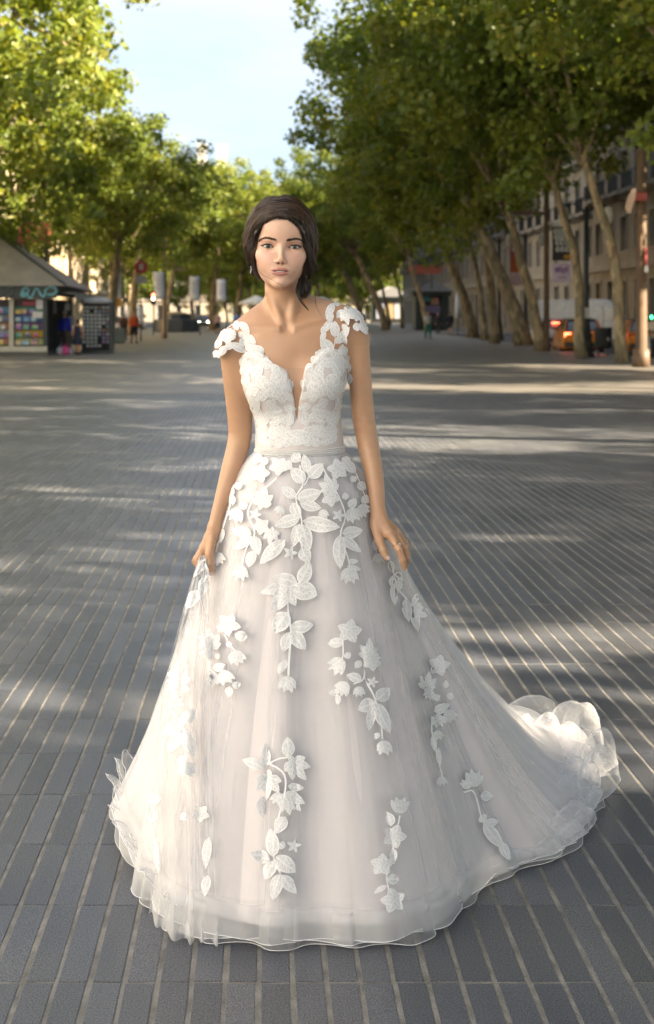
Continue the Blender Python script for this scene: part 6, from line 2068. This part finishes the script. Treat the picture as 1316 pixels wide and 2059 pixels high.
QS = (-1, -.82, -.74, -.15, -.07, .07, .15, .74, .82, 1)
class Lace:
    """one lace spray laid on the cloth; shapes are drawn in photograph pixels and projected on the gown"""
    def __init__(s, bvh, lift=.0040, mat=None):
        s.mat = mat or M_lace
        s.bvh, s.lift, s.V, s.F, s.R, s.P2 = bvh, lift, [], [], [], []
    def put(s, P2, F, rim):
        b = len(s.P2)
        s.P2.extend(P2); s.F.extend([tuple(b + i for i in f) for f in F]); s.R.extend(rim)
    def leaf(s, bx, by, tx, ty, w, curl=.12, n=9):
        dx, dy = tx - bx, ty - by
        ln = math.hypot(dx, dy)
        ex, ey = dx/ln, dy/ln
        nx, ny = -ey, ex
        P2, F, rim = [], [], []
        for i in range(n):
            t = i / (n - 1)
            prof = math.sin(math.pi * t ** .82) ** .8 if 0 < t < 1 else 0.02
            off = curl * ln * math.sin(math.pi * t) * .5
            for k, q in enumerate(QS):
                P2.append((bx + dx*t + nx*(q*w*.5*prof + off*.4), by + dy*t + ny*(q*w*.5*prof + off*.4)))
                rim.append(0)
        for i in range(n - 1):
            for k in range(9):
                F.append((i*10+k, i*10+k+1, (i+1)*10+k+1, (i+1)*10+k))
        # rims and the mid-rib are solid; the two blades between are open work
        rim2 = []
        for i in range(n):
            rim2 += [1, 1, 0, 0, 1, 1, 0, 0, 1, 1]
        s.put(P2, F, rim2)
        for q in (.3, .5, .7):                        # side veins
            for sd in (-1, 1):
                x0, y0 = bx + dx*q, by + dy*q
                prof = math.sin(math.pi * min(1, q + .18)) ** .8
                x1, y1 = bx + dx*min(1, q + .2) + nx*sd*w*.42*prof, by + dy*min(1, q + .2) + ny*sd*w*.42*prof
                s.stem([(x0, y0), (x1, y1)], max(.8, w * .035))
        return s
    def stem(s, pts, w=2.2):
        P2, F = [], []
        pts = [np.array(p, float) for p in pts]
        if len(pts) > 2:
            pts = list(catmull(np.array([(p[0], p[1], 0) for p in pts]), len(pts) * 4)[:, :2])
        for i, p in enumerate(pts):
            t = pts[min(i+1, len(pts)-1)] - pts[max(i-1, 0)]
            t = t / (np.linalg.norm(t) + 1e-9)
            nrm = np.array((-t[1], t[0]))
            P2 += [tuple(p - nrm*w*.5), tuple(p + nrm*w*.5)]
        for i in range(len(pts) - 1):
            F.append((2*i, 2*i+1, 2*i+3, 2*i+2))
        s.put(P2, F, [1.0] * len(P2))
        return s
    def tulip(s, cx, cy, r, ang):
        """bell flower opening towards ang (degrees, 0 = right, 90 = down)"""
        a = math.radians(ang)
        bx, by = cx - math.cos(a)*r*.75, cy - math.sin(a)*r*.75
        for da, ln, w in ((-34, 1.45, .62), (34, 1.45, .62), (-14, 1.6, .62), (14, 1.6, .62), (0, 1.35, .5)):
            q = a + math.radians(da)
            s.leaf(bx, by, bx + math.cos(q)*r*ln, by + math.sin(q)*r*ln, r*w, .1, 7)
        return s
    def rose(s, cx, cy, r, ang=0):
        for k in range(5):
            q = math.radians(ang + 72*k)
            s.leaf(cx, cy, cx + math.cos(q)*r, cy + math.sin(q)*r, r*.78, .06, 7)
        for k in range(4):
            q = math.radians(ang + 36 + 90*k)
            s.leaf(cx - math.cos(q)*r*.1, cy - math.sin(q)*r*.1, cx + math.cos(q)*r*.5, cy + math.sin(q)*r*.5, r*.4, .1, 5)
        return s
    def star(s, cx, cy, r, ang=0):
        for k in range(5):
            q = math.radians(ang + 72*k)
            s.leaf(cx, cy, cx + math.cos(q)*r, cy + math.sin(q)*r, r*.5, 0, 5)
        return s
    def lily(s, cx, cy, r, ang):
        a = math.radians(ang)
        bx, by = cx - math.cos(a)*r*.5, cy - math.sin(a)*r*.5
        for da, ln, w in ((-75, .85, .6), (75, .85, .6), (-38, 1.2, .62), (38, 1.2, .62), (0, 1.5, .6)):
            q = a + math.radians(da)
            s.leaf(bx, by, bx + math.cos(q)*r*ln, by + math.sin(q)*r*ln, r*w, .12, 7)
        s.leaf(bx, by, bx - math.cos(a)*r*.5, by - math.sin(a)*r*.5, r*.4, 0, 5)
        return s
    def build(s, name, parent, label=None):
        pts, last = [], None
        for i, (x, y) in enumerate(s.P2):
            h = ray(s.bvh, x, y)
            if h[0] is not None:
                n = h[1] if h[1].dot(h[0] - CAMP) < 0 else -h[1]
                jit = s.lift + .0006 * math.sin(i * 12.9)
                p = h[0] + n * jit
                last = h[0]
            else:
                p = None
            pts.append(p)
        d0 = [(p - CAMP).y for p in pts if p is not None]
        if not d0:
            return None
        # faces that fall off the cloth or bridge a fold are dropped
        F = [f for f in s.F if all(pts[i] is not None for i in f) and max(pts[i].y for i in f) - min(pts[i].y for i in f) < .022]
        V = [p if p is not None else Vector((0, np.median(d0), .5)) for p in pts]
        used = sorted({i for f in F for i in f})
        mp = {o: n for n, o in enumerate(used)}
        if not F:
            return None
        me = mesh_np(name, np.array([V[i] for i in used]), np.array([[mp[i] for i in f] for f in F]), s.mat, True)
        attr(me, 'rim', np.array([s.R[i] for i in used]))
        o = obj(name, me, parent)
        return o
class Fr:
    """a zoomed frame: converts its drawing coordinates to photograph pixels"""
    def __init__(s, ox, oy, k, L_):
        s.ox, s.oy, s.k, s.L = ox, oy, k, L_
    def leaf(s, bx, by, tx, ty, w, c=.12): s.L.leaf(s.ox+bx/s.k, s.oy+by/s.k, s.ox+tx/s.k, s.oy+ty/s.k, w/s.k, c); return s
    def stem(s, pts, w=6): s.L.stem([(s.ox+x/s.k, s.oy+y/s.k) for x, y in pts], w/s.k); return s
    def tulip(s, x, y, r, a=90): s.L.tulip(s.ox+x/s.k, s.oy+y/s.k, r/s.k, a); return s
    def rose(s, x, y, r, a=0): s.L.rose(s.ox+x/s.k, s.oy+y/s.k, r/s.k, a); return s
    def star(s, x, y, r, a=0): s.L.star(s.ox+x/s.k, s.oy+y/s.k, r/s.k, a); return s
    def lily(s, x, y, r, a=-90): s.L.lily(s.ox+x/s.k, s.oy+y/s.k, r/s.k, a); return s
    def done(s): return s.L.build('lace_applique', dress)
A_ = lambda b=None: Fr(360, 880, 2.632, Lace(b or skirt_bvh))
B_ = lambda: Fr(200, 1180, 2.35, Lace(skirt_bvh))
C2 = lambda: Fr(700, 1180, 2.35, Lace(skirt_bvh))
# central spray falling from the waist
f = A_()
f.stem([(640, 150), (655, 250), (620, 320), (650, 440), (640, 520), (655, 600), (670, 680), (635, 770), (575, 800), (578, 900), (592, 1010)], 7)
for l in [(620,320,540,262,55),(625,325,755,285,78),(640,345,755,375,60),(600,345,640,430,60),(640,425,510,470,68),(655,440,850,475,84),(640,455,605,580,62),(655,460,690,600,78),(565,540,430,670,72),(650,585,690,660,70),(640,775,692,655,74),(630,770,495,738,72),(635,772,735,835,76),(572,790,435,822,60),(575,800,490,922,68),(590,785,600,885,52),(578,925,500,1032,86),(590,1000,712,990,66)]:
    f.leaf(*l)
f.star(590, 610, 40); f.tulip(535, 385, 34, 110); f.tulip(765, 405, 34, 80); f.done()
f = B_()
f.stem([(890, 60), (893, 140), (905, 205), (897, 330), (893, 420)], 9)
for l in [(895,10,770,20,60),(890,30,812,120,66),(895,20,930,90,46),(905,12,1032,40,72),(893,120,825,220,84),(905,195,1012,180,60),(908,205,973,297,68),(903,212,868,308,56),(885,345,848,412,38)]:
    f.leaf(*l)
f.tulip(890, 460, 52, 90); f.done()
# waist leaves and hip flowers
f = A_()
for l in [(665,240,592,165,70),(685,215,762,140,70),(680,190,660,92,52),(600,92,645,130,60),(560,130,600,170,50),(880,130,930,190,52),(860,110,905,150,50),(440,90,400,140,50),(470,110,440,150,44)]:
    f.leaf(*l)
f.stem([(640, 210), (665, 250), (690, 200)], 6); f.rose(530, 155, 52, 20); f.rose(432, 190, 55, 0); f.rose(838, 170, 58, 40); f.lily(790, 250, 62, -110); f.lily(448, 320, 66, -75); f.done()
f = A_()
f.stem([(520, 215), (410, 320), (370, 400), (405, 505), (355, 600), (338, 690)], 7)
for l in [(390,512,285,490,62),(392,522,300,597,52),(405,520,425,622,58),(400,600,372,686,54),(365,375,325,345,44),(385,330,375,290,40)]:
    f.leaf(*l)
f.tulip(330, 715, 54, 95); f.tulip(310, 412, 52, 120); f.star(408, 408, 34); f.rose(440, 470, 48, 30); f.lily(490, 520, 50, 100); f.done()
f = A_()
f.stem([(760, 165), (850, 330), (876, 420), (852, 512), (885, 620), (902, 700)], 7)
for l in [(860,507,968,490,66),(862,525,962,607,52),(848,515,852,696,68),(895,372,932,322,46),(880,330,872,292,36),(890,655,945,655,30),(885,680,960,700,30)]:
    f.leaf(*l)
f.tulip(900, 730, 58, 88); f.tulip(918, 410, 52, 65); f.tulip(970, 385, 46, 40); f.star(842, 412, 36); f.rose(800, 320, 50, 10); f.done()
# sides by the hands
f = A_()
f.stem([(1030, 560), (1040, 610)], 6); f.tulip(1048, 640, 36, 90); f.leaf(1035, 600, 1022, 535, 28); f.done()
f = A_()
f.stem([(1110, 650), (1140, 760), (1160, 810), (1235, 895)], 7)
for l in [(1110,650,1130,720,36),(1130,720,1180,760,60),(1125,730,1128,800,40),(1135,760,1138,890,44),(1165,760,1150,815,40),(1232,892,1288,812,56),(1236,898,1322,942,64),(1238,905,1262,1028,50),(1195,850,1212,978,54)]:
    f.leaf(*l)
f.done()
f = Fr(360, 880, 2.632, Lace(skirt_bvh, .003))
for l in [(140,640,80,740,50),(155,720,118,850,54),(112,805,42,908,62)]:
    f.leaf(*l)
f.stem([(140, 640), (150, 740), (105, 820)], 6); f.done()
f = A_()
f.tulip(215, 640, 46, 75); f.stem([(225, 520), (200, 590), (205, 620)], 5); f.leaf(240, 480, 225, 560, 30); f.leaf(290, 260, 265, 330, 46); f.leaf(300, 265, 345, 245, 40); f.tulip(285, 330, 34, 140); f.stem([(300, 230), (280, 350), (240, 480)], 5); f.done()
f = A_()
f.leaf(940, 240, 985, 275, 48); f.leaf(930, 235, 905, 205, 36); f.tulip(985, 330, 36, 70); f.stem([(930, 190), (960, 260), (985, 330)], 5); f.done()
f = A_(); f.star(1158, 452, 20, 10); f.done()
# scattered sprays on the skirt
f = Fr(200, 1180, 2.35, Lace(skirt_bvh, .011))
f.rose(620, 180, 58, -60); f.lily(535, 255, 62, -95); f.tulip(520, 320, 40, 120); f.leaf(650, 225, 708, 240, 48); f.tulip(660, 335, 46, 70); f.leaf(545, 385, 612, 372, 42); f.tulip(545, 435, 42, 110); f.tulip(605, 428, 46, 70); f.leaf(632, 468, 677, 458, 36); f.leaf(622, 470, 620, 522, 30); f.leaf(610, 275, 640, 270, 28); f.leaf(555, 335, 580, 320, 30)
f.stem([(600, 225), (640, 290), (655, 310)]); f.stem([(545, 300), (532, 385), (560, 410)]); f.done()
f = B_()
f.rose(1180, 210, 60, -80); f.leaf(1152, 262, 1078, 270, 48); f.tulip(1125, 372, 54, 130); f.lily(1270, 300, 60, -88); f.rose(1285, 355, 46, 10); f.leaf(1235, 442, 1168, 415, 46); f.tulip(1150, 480, 46, 130); f.tulip(1225, 495, 34, 90); f.leaf(1165, 310, 1180, 340, 34); f.leaf(1135, 500, 1085, 500, 36); f.leaf(1130, 510, 1130, 558, 28)
f.stem([(1150, 250), (1150, 330), (1130, 350)]); f.stem([(1250, 320), (1245, 430), (1200, 460)]); f.done()
f = C2()
f.stem([(70, 420), (125, 530), (150, 640), (160, 720)], 7)
for l in [(130,535,195,478,66),(128,545,45,582,70),(122,560,95,678,48),(135,550,195,692,64),(60,350,30,385,34),(145,690,122,722,26)]:
    f.leaf(*l)
f.tulip(170, 760, 46, 95); f.star(113, 450, 28); f.tulip(120, 350, 40, 40); f.done()
f = Fr(200, 1180, 2.35, Lace(skirt_bvh, .003))
f.lily(375, 420, 66, -95); f.rose(380, 470, 52, 20); f.tulip(365, 505, 34, 90); f.star(374, 552, 32, 10); f.stem([(338, 545), (350, 600), (395, 655), (410, 750), (412, 830)], 8)
for l in [(395,655,303,690,68),(395,650,448,578,62),(390,690,333,783,54),(405,668,447,802,54),(410,800,370,836,30)]:
    f.leaf(*l)
f.tulip(417, 862, 52, 95); f.done()
f = B_()
f.stem([(785, 850), (840, 815), (890, 805)], 7); f.stem([(800, 830), (870, 880), (878, 960), (850, 1080), (825, 1180), (828, 1290), (855, 1350)], 8)
for l in [(785,852,785,738,54),(890,806,890,708,58),(777,855,678,815,54),(770,990,768,1088,48),(880,1085,832,1165,62),(825,1275,810,1140,62),(808,1292,713,1255,64),(836,1272,930,1348,78),(830,1292,788,1382,58),(856,1352,822,1478,62),(862,1360,932,1447,58),(890,940,965,950,40),(850,1215,880,1225,40)]:
    f.leaf(*l)
f.lily(800, 935, 74, 95); f.lily(935, 855, 72, 55); f.tulip(905, 1015, 72, 70); f.tulip(845, 1000, 40, 110); f.star(918, 1222, 36, -80); f.done()
f = C2()
f.tulip(240, 1032, 52, -85); f.leaf(205, 1130, 183, 1060, 46); f.rose(215, 1178, 60, -70); f.leaf(215, 1235, 212, 1312, 40); f.rose(158, 1312, 56, 200); f.leaf(182, 1378, 242, 1382, 52); f.rose(212, 1482, 62, 40); f.leaf(180, 1410, 122, 1448, 26); f.stem([(240, 1080), (212, 1240), (180, 1350), (190, 1440)], 7); f.done()
f = C2()
f.rose(425, 372, 54, -80); f.lily(370, 450, 52, -80); f.tulip(380, 510, 34, 110); f.leaf(400, 590, 475, 555, 46); f.tulip(422, 632, 42, 80); f.tulip(478, 610, 42, 60); f.tulip(420, 702, 32, 80); f.leaf(400, 530, 430, 515, 34); f.leaf(470, 530, 488, 500, 36); f.leaf(455, 480, 460, 440, 30); f.stem([(400, 500), (390, 680), (420, 800), (440, 900)], 6); f.tulip(438, 918, 30, 85); f.leaf(395, 700, 408, 780, 30); f.leaf(420, 760, 432, 850, 26); f.done()
f = C2()
f.tulip(590, 905, 54, -80); f.tulip(555, 930, 36, -110); f.leaf(620, 990, 682, 985, 50); f.stem([(540, 970), (590, 970), (625, 1090)], 7); f.leaf(620, 1080, 650, 1110, 44); f.leaf(645, 1115, 708, 1108, 40); f.leaf(635, 1110, 735, 1240, 60); f.leaf(715, 1205, 762, 1292, 46); f.done()
f = Fr(200, 1180, 2.35, Lace(skirt_bvh, .004))
f.tulip(262, 1000, 40, -70); f.leaf(270, 1060, 250, 1120, 40); f.leaf(275, 1200, 285, 1350, 26); f.stem([(265, 1000), (262, 1120), (280, 1300)], 6); f.done()
f = Fr(200, 1180, 2.35, Lace(skirt_bvh, .003)); f.rose(480, 1070, 44, 20); f.leaf(420, 1070, 390, 1100, 40); f.leaf(520, 1180, 505, 1330, 44); f.leaf(515, 1360, 500, 1460, 44); f.done()

# bodice lace: leaves crowding over the satin, drawn from the neckline outwards, mirrored about the front
D_ = lambda: Fr(400, 580, 3.463, Lace(top_bvh, .0024, M_lace_dense))
bl = [(490,760,590,590,96),(515,780,610,585,70),(560,790,640,625,40),(500,640,590,580,74),(440,520,520,540,70),(400,640,500,660,90),(380,620,440,520,80),(330,600,360,500,64),(320,680,340,580,60),(350,760,400,660,74),(420,780,480,690,70),(480,860,590,850,92),(500,940,600,890,54),(590,820,680,845,50),(620,960,640,850,62),(580,1050,640,960,74),(630,1090,690,990,110),(560,1040,520,950,60),(470,960,430,850,64),(540,1050,470,970,60),(430,1020,480,1080,60),(520,1090,600,1080,52),(420,960,440,900,44),(380,860,420,760,60),(600,730,660,780,46),(650,640,640,720,30),(455,1085,425,1010,52),(370,700,330,640,50),(560,720,480,640,80),(460,700,400,600,70),(600,800,540,700,60),(540,820,470,780,60),(430,700,350,700,60),(480,560,430,480,60),(560,600,500,530,60),(420,860,360,800,60),(480,1000,420,940,56),(600,940,560,860,56),(660,900,610,960,50),(600,1060,640,1095,60),(690,1095,690,1000,96),(400,820,350,740,56),(440,930,400,860,54),(520,900,460,860,60),(590,1000,540,960,50),(440,1085,500,1050,50),(520,1095,470,1055,50),(580,1095,540,1045,54),(640,1098,590,1055,54),(686,1100,686,1040,60),(480,1040,430,1000,50),(620,1040,580,1000,50),(540,1000,500,960,44)]
for sd in (0, 1):
    f = D_()
    for k, (bx, by, tx, ty, w) in enumerate(bl):
        if sd:
            bx, tx = 1372 - bx, 1372 - tx
            dy_ = -8
        else:
            dy_ = 0
        f.leaf(bx, by + dy_, tx, ty + dy_, w)
    m = (lambda x: 1372 - x) if sd else (lambda x: x)
    f.stem([(m(545), 1060), (m(520), 960), (m(440), 860), (m(400), 740), (m(380), 640)], 7)
    f.stem([(m(690), 985), (m(620), 1000), (m(560), 1050), (m(500), 1075)], 6)
    f.tulip(m(565), 975, 44, -90); f.tulip(m(440), 990, 40, -80)
    f.done()
# cap sleeve and strap lace
f = D_()
for l in [(290,235,358,310,52),(240,240,300,262,46),(330,322,402,386,56),(330,440,205,380,58),(300,405,318,325,56),(450,472,370,400,84),(470,520,440,470,66),(365,470,300,470,44),(300,540,330,470,56),(190,400,150,470,50),(150,430,115,505,44),(130,430,118,480,40),(185,265,235,240,40),(130,330,180,270,40),(118,400,120,330,36),(210,300,150,280,50),(260,330,200,300,50),(160,360,120,420,46),(240,390,180,420,50),(280,290,240,250,44),(420,440,360,390,50),(330,520,310,580,50),(300,600,320,540,50),(150,300,110,370,44),(370,440,330,380,56),(400,480,350,430,60),(430,500,390,450,60),(340,400,300,350,50),(350,330,310,290,46),(480,530,430,490,60),(500,545,560,570,54),(390,410,420,460,44),(320,480,290,540,50),(310,300,280,340,44)]:
    f.leaf(*l)
f.rose(200, 335, 62, 10); f.stem([(205, 380), (330, 440), (375, 480)], 6); f.stem([(250, 250), (150, 290), (118, 400)], 6); f.done()
f = D_()
for l in [(940,105,888,218,56),(925,220,868,312,52),(945,340,945,225,66),(950,385,1052,268,62),(925,458,848,345,88),(985,470,1000,385,52),(840,480,812,440,40),(880,500,830,450,60),(1120,235,1170,325,44),(1090,240,1110,300,50),(940,110,1000,100,40),(1000,105,1090,105,34),(1090,110,1140,190,36),(1040,200,980,215,40),(1000,150,960,210,44),(1080,130,1050,200,48),(1130,170,1150,250,44),(1150,240,1170,300,40),(1000,250,1040,300,44),(900,160,930,230,40),(880,300,850,380,40),(1010,400,1020,470,44),(970,470,1000,520,50),(860,420,830,500,50),(900,430,870,350,56),(880,260,860,330,44),(930,170,900,240,46),(960,300,930,250,44),(820,470,790,530,56),(800,540,740,560,54),(860,480,810,520,60),(960,440,930,500,56),(1000,480,960,540,56),(1000,330,1030,390,46)]:
    f.leaf(*l)
f.lily(1030, 195, 66, 80); f.rose(1105, 180, 56, 30); f.stem([(1000, 105), (1060, 150), (1130, 240)], 6); f.stem([(950, 340), (940, 400), (920, 460)], 6); f.done()
